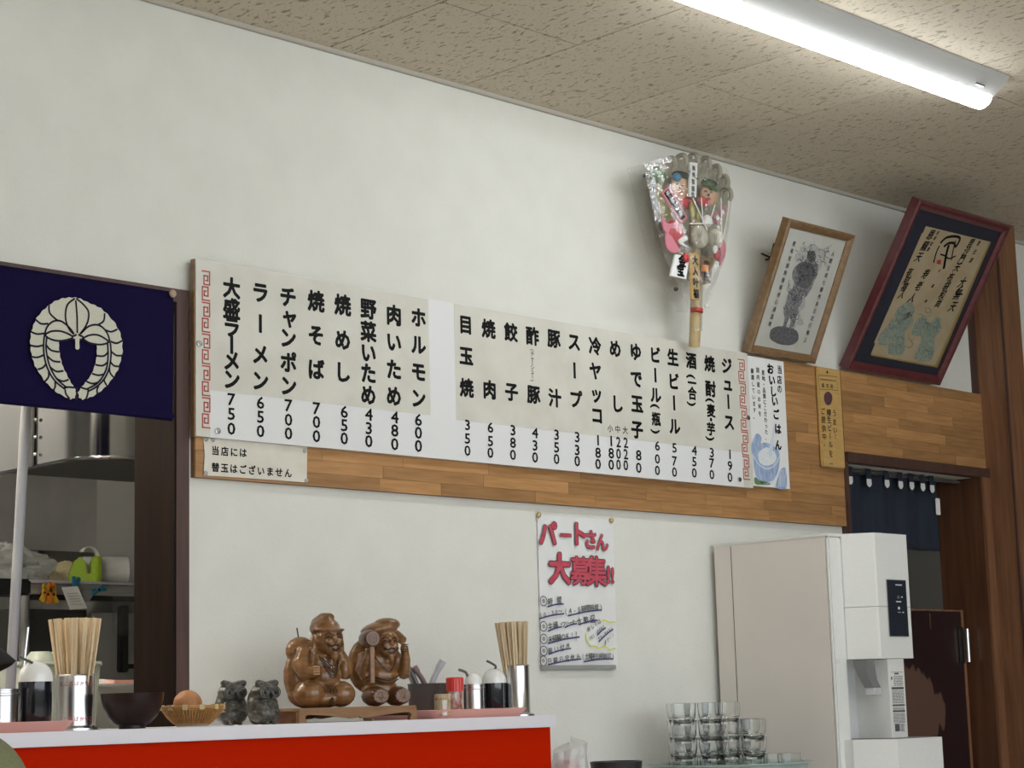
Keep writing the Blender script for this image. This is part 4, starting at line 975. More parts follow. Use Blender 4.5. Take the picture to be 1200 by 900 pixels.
# ---- lacquer bowl, basket, egg
x, y = cx(155, 3.27), 3.27; t = thing('lacquer_bowl', 'dark brown lacquer bowl between the left chopsticks and the wicker basket', 'bowl', (x, y, ZT))
R0 = .0620; k = R0/.062
pr = [(0, .002), (.024, 0), (.026, .0), (.026, .007), (.036, .011), (.048, .024), (.056, .040), (.060, .055), (.062, .069), (.0605, .069), (.058, .055), (.053, .040), (.045, .026), (.033, .014), (0, .010)]
MB().lathe([(a*k, b2) for a, b2 in pr], (x, y, ZT), 40).build('bowl_body', 'bowl', t, smooth=True)
x, y = cx(225.5, 3.262), 3.262; t = thing('wicker_basket', 'small round wicker basket holding a brown egg, beside the dark bowl', 'basket', (x, y, ZT))
b = MB(); nst = 60
for i in range(nst):
    a = 2*pi*i/nst; s = 1 if i % 2 else -1
    pts = [Vector((x+rr*cos(a+.0), y+rr*sin(a), ZT+z)) for rr, z in ((.030, .003), (.040, .010), (.050, .020), (.058, .031), (.061, .037))]
    b.tube(pts, .0017, 5)
o = b.build('upright_strand', 'wicker', t, smooth=True); o['kind'] = 'stuff'
b = MB()
for j, (rr, z) in enumerate([(.029+.0032*i, .0035+.0033*i) for i in range(10)]):
    b.tube([(x+(rr+.0016*(1 if (i+j) % 2 else -1))*cos(2*pi*i/nst), y+(rr+.0016*(1 if (i+j) % 2 else -1))*sin(2*pi*i/nst), ZT+z) for i in range(nst+1)], .0021, 5, cap=False)
o = b.build('woven_strand', 'wicker', t, smooth=True); o['kind'] = 'stuff'
MB().lathe([(0, .001), (.032, .001), (.058, .033), (.057, .035), (.031, .0035), (0, .0035)], (x, y, ZT), 32).build('lining', 'core', t, smooth=True)
MB().lathe([(.061, .0355), (.0645, .0360), (.0652, .041), (.0620, .0425), (.0590, .041), (.061, .0355)], (x, y, ZT), 40).build('rim', 'wicker', t, smooth=True)
for i in range(12):
    a = 2*pi*i/12+.2; c = Vector((x+.0622*cos(a), y+.0622*sin(a), ZT+.039)); MB().box((-.005, -.0030, -.0055), (.005, .0030, .0050), mtx=Matrix.Translation(c) @ Matrix.Rotation(a, 4, 'Z') @ Matrix.Rotation(pi/2, 4, 'Z')).build('binding', 'bamboo', t)
eg = MB(); ex, ey, ez = cx(217.5, 3.262), 3.262, ZT+.0042+.0235
eg = MB()
n, mm = 24, 16
vs = []
for i in range(mm+1):
    t_ = pi*i/mm; rr = .0235*sin(t_)*(1+.10*cos(t_)); 
    for j2 in range(n): a = 2*pi*j2/n; vs.append(Vector((.030*cos(t_), rr*cos(a), rr*sin(a))))
eg.add(vs, [(i*n+j2, i*n+(j2+1) % n, (i+1)*n+(j2+1) % n, (i+1)*n+j2) for i in range(mm) for j2 in range(n)])
eg.xf(Matrix.Rotation(radians(205), 4, 'Z') @ Matrix.Scale(1.14, 4)); 
o = eg.build('brown_egg', 'egg', smooth=True, fix=True); o.location = (x-.010, y, ZT+.0460); tag(o, 'single brown egg lying in the wicker basket', 'egg')
# straw bedding that carries the egg
b = MB(); b.lathe([(0, .0036), (.040, .010), (.045, .016), (.030, .0195), (0, .0205)], (x, y, ZT), 24); b.build('bedding', 'wicker', t, smooth=True)

# ================================================================== RAKE CHARM (KUMADE) IN CLEAR FILM
YK = 3.40
kx = P(808, 300, YK); k0 = P(816, 410, 3.44)
km = thing('lucky_rake_charm', 'bamboo lucky rake covered with charms in a clear plastic bag, propped above the menu board', 'rake charm', (P(816, 405, 3.455).x, 3.455, ZP1))
K = lambda px, py, d=0: P(px, py, YK+d)
pr = [K(816, 345, .03), P(815, 380, 3.44), P(813.5, 406, 3.46)]
MB().tube([K(814, 255, .035)]+pr, [.014, .016, .0165, .0165], 14).build('handle', 'bamboo', km, smooth=True)
MB().tube([P(816.5, 362, 3.425), P(816.3, 366, 3.425)], .0185, 14).build('red_binding', 'red', km, smooth=True)
MB().tube([K(816, 330, .028), P(815.5, 388, 3.444)], .0190, 14, cap=False).build('film_sleeve', 'film', km, smooth=True)
# fan of the rake: woven sheet with curled teeth along the top
fan = [(812, 332), (790, 285), (775, 245), (768, 215), (775, 197), (793, 188), (815, 186), (836, 194), (850, 211), (853, 240), (846, 280), (832, 320)]
q = spline([K(*p, .045) for p in fan], 5, True); MB().prism(q, (0, .008, 0)).build('fan', 'rakegrey', km, fix=True, smooth=True)
for i in range(9):
    a = i/8; px, py = [(770, 212), (775, 198), (787, 190), (800, 186.5), (814, 186), (828, 190), (840, 199), (849, 211), (853, 226)][i]
    c = K(px, py, .02); MB().tube(spline([c+Vector((0, .03, -.012)), c+Vector((0, .018, .010)), c+Vector((0, -.006, .010)), c+Vector((.002, -.010, -.012)), c+Vector((.002, -.002, -.022))], 4), .0072, 8).build('tooth', 'rakegrey', km, smooth=True)
def kball(name, px, py, r, m, d=0, n=14, mm=9): return MB().ball(K(px, py, d), r, n, mm).build(name, m, km, smooth=True)
MB().prism(spline([K(*p, .03) for p in ((770, 215), (778, 212), (786, 250), (792, 275), (786, 278), (775, 250))], 4, True), (0, .006, 0)).build('gold_leaf', 'olivegold', km, fix=True)
kball('bale', 772, 205, (.030, .012, .020), 'green', .01); kball('blue_bead', 793, 208, (.014, .012, .013), 'blueclip', -.01)
# two smiling masks
for px, py, s in ((798, 220, 1.0), (831, 228, .9)):
    fm = MB().ball(K(px, py, .0), (.040*s, .018, .040*s), 18, 12).build('smiling_mask', 'mask', km, smooth=True)
    c = K(px, py, -.018)
    m = MB()
    for e in (-1, 1): m.tube(spline([c+Vector((e*.012-.006, .003, .006)), c+Vector((e*.012, 0, .010)), c+Vector((e*.012+.006, .003, .006))], 3), .0014, 5)
    m.ball(c+Vector((-.002, 0, -.001)), (.0035, .003, .004)); m.build('mask_features', 'groove', fm, smooth=True)
    MB().ball(c+Vector((0, .001, -.012)), (.008, .003, .004)).build('mask_mouth', 'fishred', fm, smooth=True)
    MB().ball(K(px, py-14*s, -.004), (.036*s, .016, .013), 14, 8).build('mask_hair', 'ink', fm, smooth=True)
def pine(px, py, s, nm='pine_sprig'):
    b = MB(); c = K(px, py, -.022); R = random.Random(int(px))
    for i in range(46):
        a = R.uniform(-.4, pi+.4); l = s*R.uniform(.6, 1); b.tube([c, c+Vector((cos(a)*l, R.uniform(-.012, .006), sin(a)*l*.8))], [.0016, .0005], 4)
    b.build(nm, 'green', km)
pine(809, 208, .030); pine(829, 217, .034); pine(836, 222, .022)
def plate(name, pts, m, d, text=None, tm='ink', th=.006, size=9, tsx=.9, rot=0, off=.03):
    q = [K(*p, d) for p in pts]; o = MB().prism(q, (0, th, 0)).build(name, m, km, fix=True)
    if text:
        b = MB()
        for ch, a, c in text: put(b, ch, K(a, c, d-.0012), UX, UZ, hpx(a, c, size, YK+d), off, rot=rot, sx=tsx)
        b.build('lettering', tm, o)
    return o
plate('white_plaque', [(809, 190), (817.5, 191), (816, 231), (807.5, 230)], 'paper', -.030, [('商', 813, 197), ('売', 813, 205), ('繁', 812.5, 213), ('盛', 812.3, 221), ('也', 812, 228)], 'thinink', size=6.5)
plate('pink_plaque', [(776, 226), (784, 218), (806, 255), (799, 262)], 'fishpink', -.032, None)
plate('black_plaque', [(778.5, 226), (783.5, 221.5), (803.5, 254.5), (799, 258)], 'ink', -.034, [('千', 783, 227.5), ('客', 788, 234.5), ('万', 793, 242), ('来', 798, 250)], 'lightink', size=7.5, rot=.5)
plate('pink_plaque', [(836, 254), (849, 240), (853, 247), (841, 263)], 'fishpink', -.030, None)
plate('grey_plaque', [(838, 254.5), (848.5, 243), (851, 247.5), (841, 260)], 'inkgrey', -.032, [('福', 841, 255), ('寿', 847, 248.5)], 'paper', size=6.5, rot=-.8)
# central ornaments: straw coins, gold cord, arrow
kball('straw_knot', 820, 277, (.032, .018, .034), 'cord', -.022, 18, 12); kball('straw_knot', 838, 280, (.028, .018, .030), 'cord', -.020, 18, 12)
b = MB()
for c0, c1 in (((820, 277), .026), ((838, 280), .023)):
    c = K(*c0, -.041)
    for s in (-1, 0, 1): b.tube(spline([c+Vector((s*c1*.5, .002, c1*.75)), c+Vector((s*c1*.15, -.001, 0)), c+Vector((-s*c1*.3, .002, -c1*.75))], 4), .0012, 5)
b.build('knot_crease', 'rakegrey', km)
kball('gold_coin', 811, 246, (.010, .007, .028), 'olivegold', -.025); kball('gold_coin', 818, 252, (.010, .007, .020), 'olivegold', -.028); kball('silver_gourd', 829, 259, (.018, .012, .018), 'paper', -.030); kball('red_cushion', 806, 238, (.034, .008, .018), 'fishred', -.008); kball('red_cushion', 824, 236, (.022, .008, .014), 'fishred', -.008)
b = MB()
for a, c in (((812, 232), (829, 270)), ((822, 232), (824, 262)), ((808, 262), (835, 262)), ((845, 232), (846, 282)), ((831, 262), (838, 240))): b.tube([K(*a, -.036), K(*c, -.044)], .0018, 5)
b.build('white_cord', 'paper', km)
# sea breams
MB().ball(K(791, 274, -.018), (.034, .014, .040), 16, 10, rot=Matrix.Rotation(radians(-28), 3, 'Y')).build('sea_bream', 'fishred', km, smooth=True)
def fin(pts, m='fishpink', d=-.034, nm='fish_fin'): MB().prism(spline([K(*p, d) for p in pts], 4, True), (0, .004, 0)).build(nm, m, km, fix=True)
fin([(776, 253), (780, 260), (786, 262), (795, 260), (793, 267), (786, 268), (783, 273), (778, 268)]); fin([(781, 272), (788, 278), (795, 290), (797, 294), (788, 296), (781, 288)], d=-.036); fin([(796, 281), (804, 276), (806, 281), (801, 284), (805, 289), (798, 286)], 'paper', -.038)
MB().ball(K(843, 293, -.012), (.026, .012, .036), 16, 10, rot=Matrix.Rotation(radians(18), 3, 'Y')).build('sea_bream', 'fishred', km, smooth=True)
fin([(842, 284), (848, 281), (851, 292), (848, 303), (844, 311), (845, 296)], d=-.030); fin([(836, 290), (840, 287), (841, 293), (838, 297)], 'paper', -.030)
plate('white_amulet', [(792, 298), (808, 301), (804, 327), (786, 323)], 'paper', -.040, [('金', 799.5, 306), ('宝', 797.5, 317)], 'ink', size=14, off=.05)
plate('wooden_amulet', [(808, 296), (819, 298), (820, 352), (811, 350)], 'yelpaper', -.030, [('大', 814.5, 305), ('入', 815, 318), ('叶', 815.5, 331), ('福', 816, 344)], 'ink', size=11, off=.05)
plate('orange_amulet', [(822, 300), (836, 302), (833, 332), (822, 334)], 'goldwood', -.024, [('宝', 828.5, 310), ('船', 828, 324)], 'ink', size=11, off=.04)
kball('red_bead', 804, 302, (.012, .007, .014), 'fishred', -.044)
plate('orange_paper', [(824, 310), (831, 311), (830, 318), (824, 318)], 'orange', -.034)
# clear bag around it, a puffed envelope with creases
def bag(u, v):
    cxp = [(757, 190), (768, 186), (812, 183), (845, 189), (857, 214)]
    left = [(753, 192), (760, 220), (768, 262), (780, 305), (800, 342), (806, 362)]; right = [(857, 212), (857, 240), (851, 275), (842, 312), (826, 345), (825, 362)]
    def at(l, v):
        s = v*(len(l)-1); i = min(int(s), len(l)-2); t_ = s-i; return (l[i][0]*(1-t_)+l[i+1][0]*t_, l[i][1]*(1-t_)+l[i+1][1]*t_)
    a, c = at(left, v), at(right, v); px = a[0]*(1-u)+c[0]*u; py = a[1]*(1-u)+c[1]*u-(1-v)**3*16*sin(pi*u)
    q = P(px, py, YK); puff = .058*min(1, 3.2*sin(pi*u))*(.45+.55*sin(pi*min(1, v*.9+.12)))
    puff += .010*mnoise.noise(Vector((u*5, v*6, 1)))+.005*mnoise.noise(Vector((u*14, v*9, 4)))
    return Vector((q.x, YK-puff*min(1, 6*u*(1-u)+.1), q.z))
MB().grid(bag, 34, 40).build('film_bag', 'film', km, smooth=True)
bk = MB().grid(lambda u, v: Vector((bag(u, v).x, YK+.058, bag(u, v).z)), 10, 12).build('film_back', 'film', km, smooth=True)
for px, py in ((756, 206), (792, 339)): MB().ball(K(px, py, .03), (.006, .008, .006), 10, 7).build('fastening_pin', 'greypot', km, smooth=True)

# ================================================================== TWO LEANING FRAMES
def frame_axes(bl, br, tl, hgt=None):
    o = bl.copy(); ux = (br-bl); wd = ux.length; ux.normalize(); vz = (tl-bl); ht = vz.length; vz.normalize(); n = ux.cross(vz).normalized()
    return o, ux, vz, n, wd, ht
def picture_frame(label, bl, br, tl, bw, thick, mtf, mtm, inset, paperm, name):
    o, ux, vz, n, wd, ht = frame_axes(bl, br, tl)
    t = thing(name, label, 'picture', (bl+br)/2)
    L = lambda a, b, d=0: o+ux*a+vz*b+n*d              # n points into the room
    if n.y > 0: n = -n
    L = lambda a, b, d=0: o+ux*a+vz*b+n*d
    prof = [(0, -thick), (0, 0), (bw*.25, .004), (bw*.6, .001), (bw, -.006), (bw, -thick)]
    b = MB(); cor = [(0, 0, 1, 1), (wd, 0, -1, 1), (wd, ht, -1, -1), (0, ht, 1, -1)]
    k = len(prof); vs = [L(cx_+sx_*p, cz_+sz_*p, d) for cx_, cz_, sx_, sz_ in cor for p, d in prof]
    fs = [(c*k+i, c*k+(i+1) % k, ((c+1) % 4)*k+(i+1) % k, ((c+1) % 4)*k+i) for c in range(4) for i in range(k)]
    b.add(vs, fs); b.build('frame', mtf, t, fix=True)
    b = MB(); b.prism([L(0.003, .003, -thick), L(wd-.003, .003, -thick), L(wd-.003, ht-.003, -thick), L(.003, ht-.003, -thick)], n*.003); b.build('backboard', 'core', t, fix=True)
    if mtm: MB().prism([L(bw-.002, bw-.002, -.012), L(wd-bw+.002, bw-.002, -.012), L(wd-bw+.002, ht-bw+.002, -.012), L(bw-.002, ht-bw+.002, -.012)], n*.001).build('mount', mtm, t, fix=True)
    i = inset; MB().prism([L(i, i, -.0108), L(wd-i, i, -.0108), L(wd-i, ht-i, -.0108), L(i, ht-i, -.0108)], n*.0008).build('print_sheet', paperm, t, fix=True)
    MB().flat([L(bw-.002, bw-.002, -.0055), L(wd-bw+.002, bw-.002, -.0055), L(wd-bw+.002, ht-bw+.002, -.0055), L(bw-.002, ht-bw+.002, -.0055)]).build('glazing', 'pane', t)
    return t, L, ux, vz, n, wd, ht
YL = 3.50
bl = P(877, 417, YL); bl.z = ZP1+.001; br = Vector((P(955.6, 432, YL).x, YL, bl.z)); tl = PXc(925.1, 256.2, bl.x)
t1, L, ux, vz, n1, wd, ht = picture_frame('gilt-brown framed ink print of a standing deity, leaning above the rice card', bl, br, tl, .024, .026, 'goldwood', None, .022, 'printpaper', 'picture_frame')
def onp(L, n1):  # pixel -> point on the print plane
    p0 = L(0, 0, -.0095)
    def f(px, py, e=0):
        d = ray(px, py); s = (p0+n1*e-CAM).dot(n1)/d.dot(n1); return CAM+d*s
    return f
J = onp(L, n1); J1 = lambda p, e=0: J(860+p[0]*.22222, 240+p[1]*.22222, e)
def dec2(name, pts, m, parent, fn, e=0, n=4): MB().flat(spline([fn(p, e) for p in pts], n, True)).build(name, m, parent)
dec2('flame_print', [(335, 250), (360, 235), (400, 215), (425, 205), (445, 225), (470, 230), (520, 208), (490, 245), (505, 240), (470, 290), (465, 330), (440, 345), (430, 300), (380, 295), (330, 300), (322, 275)], 'inkpale', t1, J1)
dec2('figure_print', [(395, 245), (425, 245), (432, 275), (428, 300), (445, 320), (440, 370), (425, 400), (410, 440), (385, 480), (360, 510), (345, 560), (330, 590), (325, 620), (310, 650), (290, 655), (300, 610), (290, 600), (282, 620), (270, 650), (255, 650), (268, 600), (262, 560), (278, 500), (290, 460), (320, 425), (308, 385), (312, 345), (340, 310), (375, 295), (385, 265)], 'inkgrey', t1, J1, .0003)
dec2('robe_print', [(330, 330), (370, 300), (420, 320), (425, 370), (400, 430), (370, 440), (335, 420), (345, 380)], 'inkdk', t1, J1, .0005)
dec2('head_print', [(393, 250), (425, 248), (430, 290), (405, 305), (388, 285)], 'inkdk', t1, J1, .0006)
dec2('rock_print', [(200, 655), (240, 640), (300, 650), (335, 670), (338, 715), (300, 740), (240, 735), (195, 710), (190, 680)], 'inkdk', t1, J1, .0003)
dec2('sash_print', [(362, 480), (378, 500), (372, 540), (350, 560), (355, 590), (368, 632), (330, 630), (345, 590), (340, 545), (358, 520)], 'inkpale', t1, J1, .0004)
def col2(parent, text, a, b_2, size, fn, ux, vz, m='thinink', off=.012, nm='lettering', e=.0007, sx=1):
    k = MB(); n = len(text)
    for i, ch in enumerate(text):
        t_ = i/(n-1) if n > 1 else 0; put(k, ch, fn((a[0]+(b_2[0]-a[0])*t_, a[1]+(b_2[1]-a[1])*t_), e), ux, vz, size, off, sx=sx)
    k.build(nm, m, parent)
R = random.Random(12); b = MB(); b3 = MB()
for (cx_, cy_, rx, ry, n) in ((390, 350, 45, 45, 26), (330, 460, 40, 60, 26), (300, 590, 35, 50, 18), (410, 265, 18, 22, 10), (380, 250, 60, 40, 14), (465, 290, 30, 50, 12)):
    for i in range(n):
        a, c = cx_+R.uniform(-rx, rx), cy_+R.uniform(-ry, ry); t0 = R.uniform(0, 6.28); rr = R.uniform(6, 16)
        (b if cy_ > 300 or n == 10 else b3).ribbon(spline([J1((a+rr*cos(t0+q*.7), c+rr*1.4*sin(t0+q*.7)), .0009) for q in range(4)], 3), R.uniform(.0008, .0018), n1)
b.build('brush_lines', 'ink', t1); b3.build('flame_lines', 'thinink', t1)
col2(t1, '人間无成七御作末日定行備上', (523, 258), (378, 712), .016, J1, ux, vz)
col2(t1, '是有言誠無限眼修心通混境', (318, 205), (190, 628), .016, J1, ux, vz)
b = MB(); h0 = PXc(904, 300, bl.x-.0); hq = P(899, 304, YW-.006); b.tube([hq+Vector((0, .006, 0)), hq+Vector((0, -.02, 0))], .003, 8); b.tube([hq+Vector((-.035, -.006, .012)), hq+Vector((.03, -.012, .0))], .003, 8); b.tube([hq+Vector((0, -.01, -.01)), hq+Vector((.02, -.014, .05))], .003, 8)
b.tube([hq+Vector((.01, -.014, .0)), L(.02, ht*.66, -.026)], .0012, 6)
b.build('hanging_hook', 'black', t1)
bl = P(991.5, 437, YL); bl.z = ZP1+.001; br = Vector((P(1102, 455, YL).x, YL, bl.z)); tl = PXc(1077.8, 233.9, bl.x)
t2, L, ux, vz, n2, wd, ht = picture_frame('large rosewood framed calligraphy on a dark mount, leaning beside the pillar', bl, br, tl, .030, .030, 'redwood', 'mat_navy', .098, 'shikishi', 'picture_frame')
Jb = onp(L, n2); J2 = lambda p, e=0: Jb(1000+p[0]*.2, 255+p[1]*.2, e)
cl = [J2(p, .0004) for p in ((425, 50), (795, 140), (480, 868), (102, 800))]
cg = [J2(p, .0002) for p in ((425, 50), (806, 143), (492, 880), (102, 808))]
MB().flat(cg).build('gold_edge', 'goldline', t2); MB().flat(cl).build('calligraphy_sheet', 'shikishi', t2)
e_ = .0012
for tx, a, c, s in (('恩龍天', (455, 100), (385, 230), .038), ('吉祥如意', (495, 90), (440, 185), .016), ('有財福人', (330, 320), (285, 450), .034), ('寿老人', (425, 330), (345, 470), .038), ('大黒天', (640, 380), (585, 520), .042), ('布袋和尚', (570, 350), (500, 500), .036), ('毘沙門天', (690, 150), (610, 290), .036), ('恵比須', (735, 150), (690, 250), .020), ('七福神', (505, 310), (425, 490), .014)):
    col2(t2, tx, a, c, s, J2, (ux+vz*.12).normalized(), (vz+ux*.25).normalized(), 'ink', .022, e=e_, sx=.85)
for q, wd_ in (([(510, 150), (545, 118), (600, 110), (625, 125), (600, 170), (590, 150), (560, 150), (530, 170)], .009), ([(505, 165), (488, 200), (470, 265)], .006), ([(560, 160), (545, 215), (530, 300)], .011), ([(600, 135), (585, 190), (575, 250)], .005), ([(510, 215), (540, 225), (560, 240), (600, 225)], .005), ([(640, 400), (600, 440), (640, 450)], .006)):
    b = MB(); b.ribbon(spline([J2(p, e_) for p in q], 5), wd_, n2); b.build('brush_stroke', 'ink', t2)
dec2('red_seal', [(490, 250), (515, 245), (512, 275), (488, 270)], 'red', t2, J2, e_, 1)
for i, q in enumerate(([(195, 640), (235, 590), (285, 600), (300, 560), (340, 560), (350, 620), (320, 650), (300, 680), (300, 780), (260, 805), (205, 795), (200, 750), (150, 745), (145, 700)], [(350, 640), (380, 590), (425, 575), (440, 620), (500, 580), (515, 650), (480, 700), (475, 760), (460, 830), (400, 845), (355, 820), (380, 760), (395, 700), (345, 690)], [(245, 560), (300, 500), (350, 505), (355, 560), (300, 600), (255, 610)])):
    dec2('teal_drawing', q, 'teal', t2, J2, .0009, 4)
R = random.Random(3); b = MB()
for i in range(26):
    cx_, cy_ = R.choice([(240, 650), (260, 740), (300, 570), (400, 640), (430, 780), (480, 640), (320, 720), (410, 560)]); cx_ += R.uniform(-30, 30); cy_ += R.uniform(-25, 25); rr = R.uniform(10, 26); a0 = R.uniform(0, 6)
    b.ribbon(spline([J2((cx_+rr*cos(a0+k*.9), cy_+rr*1.1*sin(a0+k*.9)), .0013) for k in range(5)], 3), .0016, n2)
b.build('drawing_lines', 'tealdk', t2)
b = MB(); hq = P(1064, 250, YW); b.tube([hq+Vector((-.05, -.008, .002)), hq+Vector((.02, -.008, 0)), hq+Vector((.06, -.03, -.01))], .0045, 8); b.tube([hq+Vector((.02, -.0, -.01)), hq+Vector((.022, -.012, .05))], .004, 8)
b.tube([hq+Vector((.03, -.012, .0)), L(.03, ht*.8, -.03)], .0015, 6); b.build('hanging_hook', 'black', t2)

# ================================================================== DOORWAY: CURTAIN, HALF DOOR
YD = 3.585
dn = thing('doorway_curtain', 'dark blue curtain with white loops hanging in the right doorway', 'curtain', ((DX0+DX1)/2, YD, DZ))
xd0 = DX0+.01; xd1 = P(1098, 600, YD).x; zr = P(1040, 556, YD).z; zb_ = P(1085, 643, YD).z
MB().tube([(DX0+.009, YD, zr), (DX1-.017, YD, zr)], .006).build('rod', 'greypot', dn, smooth=True)
def dcf(u, v): 
    x = xd0+(xd1-xd0)*u; return Vector((x, YD+.010+.009*sin(u*24)+.003*sin(u*61), zr-.006+(zb_-zr)*v))
o = MB().grid(dcf, 70, 10).build('cloth', 'navy2', dn, smooth=True); sd = o.modifiers.new('s', 'SOLIDIFY'); sd.thickness = .0015
for px, py in ((994, 563), (1016, 566), (1037, 567), (1053, 568.5), (1066, 569.5), (1079, 571), (1090, 573)):
    c = P(px, py, YD-.002); z0 = c.z-.014
    b = MB(); b.grid(lambda u, v: Vector((c.x-.014+.028*u, YD-.0085-.002*sin(pi*v), zr+.010-(zr+.010-z0)*v+(.006*(2*u-1)**2 if v > .9 else 0))), 6, 8); o = b.build('loop', 'navy2', dn, smooth=True)
    b = MB(); b.prism([(c.x-.013+.026*k/6, YD-.0100, z0+(.010*abs(k/3-1)**2.2)) for k in range(7)]+[(c.x+.012, YD-.0100, z0+.026), (c.x-.012, YD-.0100, z0+.026)], (0, -.0012, 0)); b.build('loop_tip', 'paper', dn, fix=True)
c = P(1096, 594, YD); MB().box((c.x-.012, YD-.013, c.z-.028), (c.x+.012, YD-.008, c.z+.028), bev=.002).build('hanging_tag', 'paper', dn)
zd_ = P(1100, 714.5, 3.60).z; hd_ = thing('door_1', None, None, (5.4, 3.60, 0)); hd_['kind'] = 'structure'
xr = P(1127, 740, 3.59).x
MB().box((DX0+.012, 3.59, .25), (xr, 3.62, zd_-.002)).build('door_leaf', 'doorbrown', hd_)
MB().box((DX0+.012, 3.588, zd_-.006), (xr, 3.622, zd_)).build('top_edge', 'postwood', hd_)
MB().box((xr-.0, 3.588, .25), (xr+.014, 3.622, zd_+.0)).build('side_edge', 'postwood', hd_)
p_ = P(1129.5, 737, 3.585); p2 = P(1130.5, 776, 3.585)
b = MB(); b.tube([(p_.x, 3.574, p2.z), (p_.x, 3.574, p_.z)], .0085, 12); b.build('hinge', 'screw', hd_, smooth=True)
MB().box((p_.x-.032, 3.5865, p2.z-.004), (p_.x-.004, 3.590, p_.z+.006)).build('hinge_plate', 'black', hd_)
mq = P(1090, 726, 3.589); MB().box((mq.x-.0015, 3.5885, mq.z-.03), (mq.x+.0015, 3.590, mq.z+.02)).build('scratch_mark', 'postwood', hd_)

# ================================================================== WATER MACHINE, SIDE CABINET
MX0, MX1, MY0, MY1 = 4.322, 4.606, 3.118, 3.515; MZ1 = 1.637; CZT = .965
sc2 = thing('side_cabinet', 'low side cabinet under the dispenser, below the frame', 'cabinet', (4.0, 3.3, 0))
MB().box((3.36, 2.90, 0), (4.70, 3.53, CZT-.02)).build('carcass', 'machineface', sc2); MB().box((3.35, 2.89, CZT-.02), (4.71, 3.532, CZT)).build('worktop', 'counterwhite', sc2)
wm = thing('drink_dispenser', 'tall off-white drink dispenser with a black display and grey spout', 'drink dispenser', (4.46, 3.3, CZT))
MB().box((MX0, MY0+.0120, CZT+.01), (MX0+.02, MY1, MZ1-.008)).build('side_panel', 'machine', wm)
MB().box((MX0+.0205, MY0+.05, CZT+.01), (MX1, MY1, MZ1-.008), bev=.003).build('body', 'machine', wm)
MB().box((MX0-.002, MY0-.002, MZ1-.0085), (MX1+.002, MY1+.004, MZ1), bev=.002).build('lid', 'machineface', wm)
MB().box((MX0-.0006, MY1-.062, CZT+.01), (MX0, MY1-.060, MZ1-.01)).build('panel_seam', 'greypot', wm)
xf1 = P(989, 700, MY0).x
zhb = P(1030, 772, 3.04).z; zt2 = P(1050, 866, 2.99).z
MB().box((MX0+.0, MY0, CZT+.01), (xf1, MY0+.0115, MZ1-.009), bev=.004).build('front_stile', 'machineface', wm)
# protruding head, chamfered towards the left
YH = 3.040; hx0, hx1_ = P(1028, 700, YH).x, P(1067, 700, YH).x; hzb = P(1048, 771.5, YH).z
out = [(xf1+.0005, MY0+.049), (xf1+.0005, MY0-.001), (hx0, YH+.004), (hx0+.004, YH), (hx1_-.004, YH), (hx1_, YH+.004), (hx1_, MY0+.049)]
zs = P(1047, 711, YH).z
b = MB(); b.prism([(a, c, zs+.0006) for a, c in out], (0, 0, MZ1-.001-zs)); b.build('head_upper_cover', 'machineface', wm, fix=True)
b = MB(); b.prism([(a, c, hzb) for a, c in out], (0, 0, zs-.0006-hzb)); b.build('head_lower_cover', 'machineface', wm, fix=True)
# display
dx0, dx1 = P(1040, 710, YH).x, P(1062, 710, YH).x; dz1, dz0 = P(1050, 680, YH).z, P(1052, 745.5, YH).z
MB().box((dx0-.002, YH-.002, dz0-.002), (dx1+.002, YH, dz1+.002), bev=.0009).build('display_bezel', 'tubegrey', wm)
dp = MB().box((dx0, YH-.003, dz0), (dx1, YH-.002, dz1)).build('display', 'display', wm)
b = MB(); wdd, hdd = dx1-dx0, dz1-dz0
def dq(u, v, w2, h2): b.box((dx0+wdd*(u-w2/2), YH-.0036, dz1-hdd*(v+h2/2)), (dx0+wdd*(u+w2/2), YH-.0031, dz1-hdd*(v-h2/2)))
dq(.60, .085, .34, .018); dq(.55, .385, .26, .020); dq(.55, .50, .09, .045); dq(.56, .575, .14, .008); dq(.76, .575, .07, .02); dq(.74, .30, .07, .02)
b.ribbon([(dx0+wdd*.55, YH-.0034, dz1-hdd*.275), (dx0+wdd*.49, YH-.0034, dz1-hdd*.32), (dx0+wdd*.61, YH-.0034, dz1-hdd*.32)], .0010, (0, -1, 0), True)
b.build('display_print', 'lightink', dp)
# alcove: back, label column, drip tray
ax0, ax1 = xf1+.002, MX1-.002; yc0 = 3.046; lc0 = P(1042.5, 820, yc0).x; lc1 = P(1061.5, 820, yc0).x
MB().box((ax0, MY0+.035, CZT+.06), (lc0, MY0+.049, hzb)).build('alcove_back', 'alcove', wm)
b = MB(); b.prism([(lc0, yc0, zt2), (lc1, yc0, zt2), (lc1, MY0+.049, zt2), (lc0, MY0+.049, zt2)], (0, 0, hzb-.001-zt2)); lcp = b.build('label_column', 'machineface', wm, fix=True)
b = MB(); R = random.Random(9); W1 = lc1-lc0; z = P(1052, 788, yc0).z; zend = P(1054, 858, yc0).z; row = 0
xl, xr_ = lc0+W1*.16, lc1-W1*.10; H0 = z-zend
def lb(u0, u1, v0, v1): b.box((xl+(xr_-xl)*u0, yc0-.0006, z-H0*v1), (xl+(xr_-xl)*u1, yc0, z-H0*v0))
for v0, v1 in ((.245, .285), (.535, .565), (.635, .665)): lb(0, 1, v0, v1)
lb(0, 1, -.012, -.006); lb(.3, .65, .005, .035); lb(0, .1, .07, .12); lb(.1, .48, .86, .985)
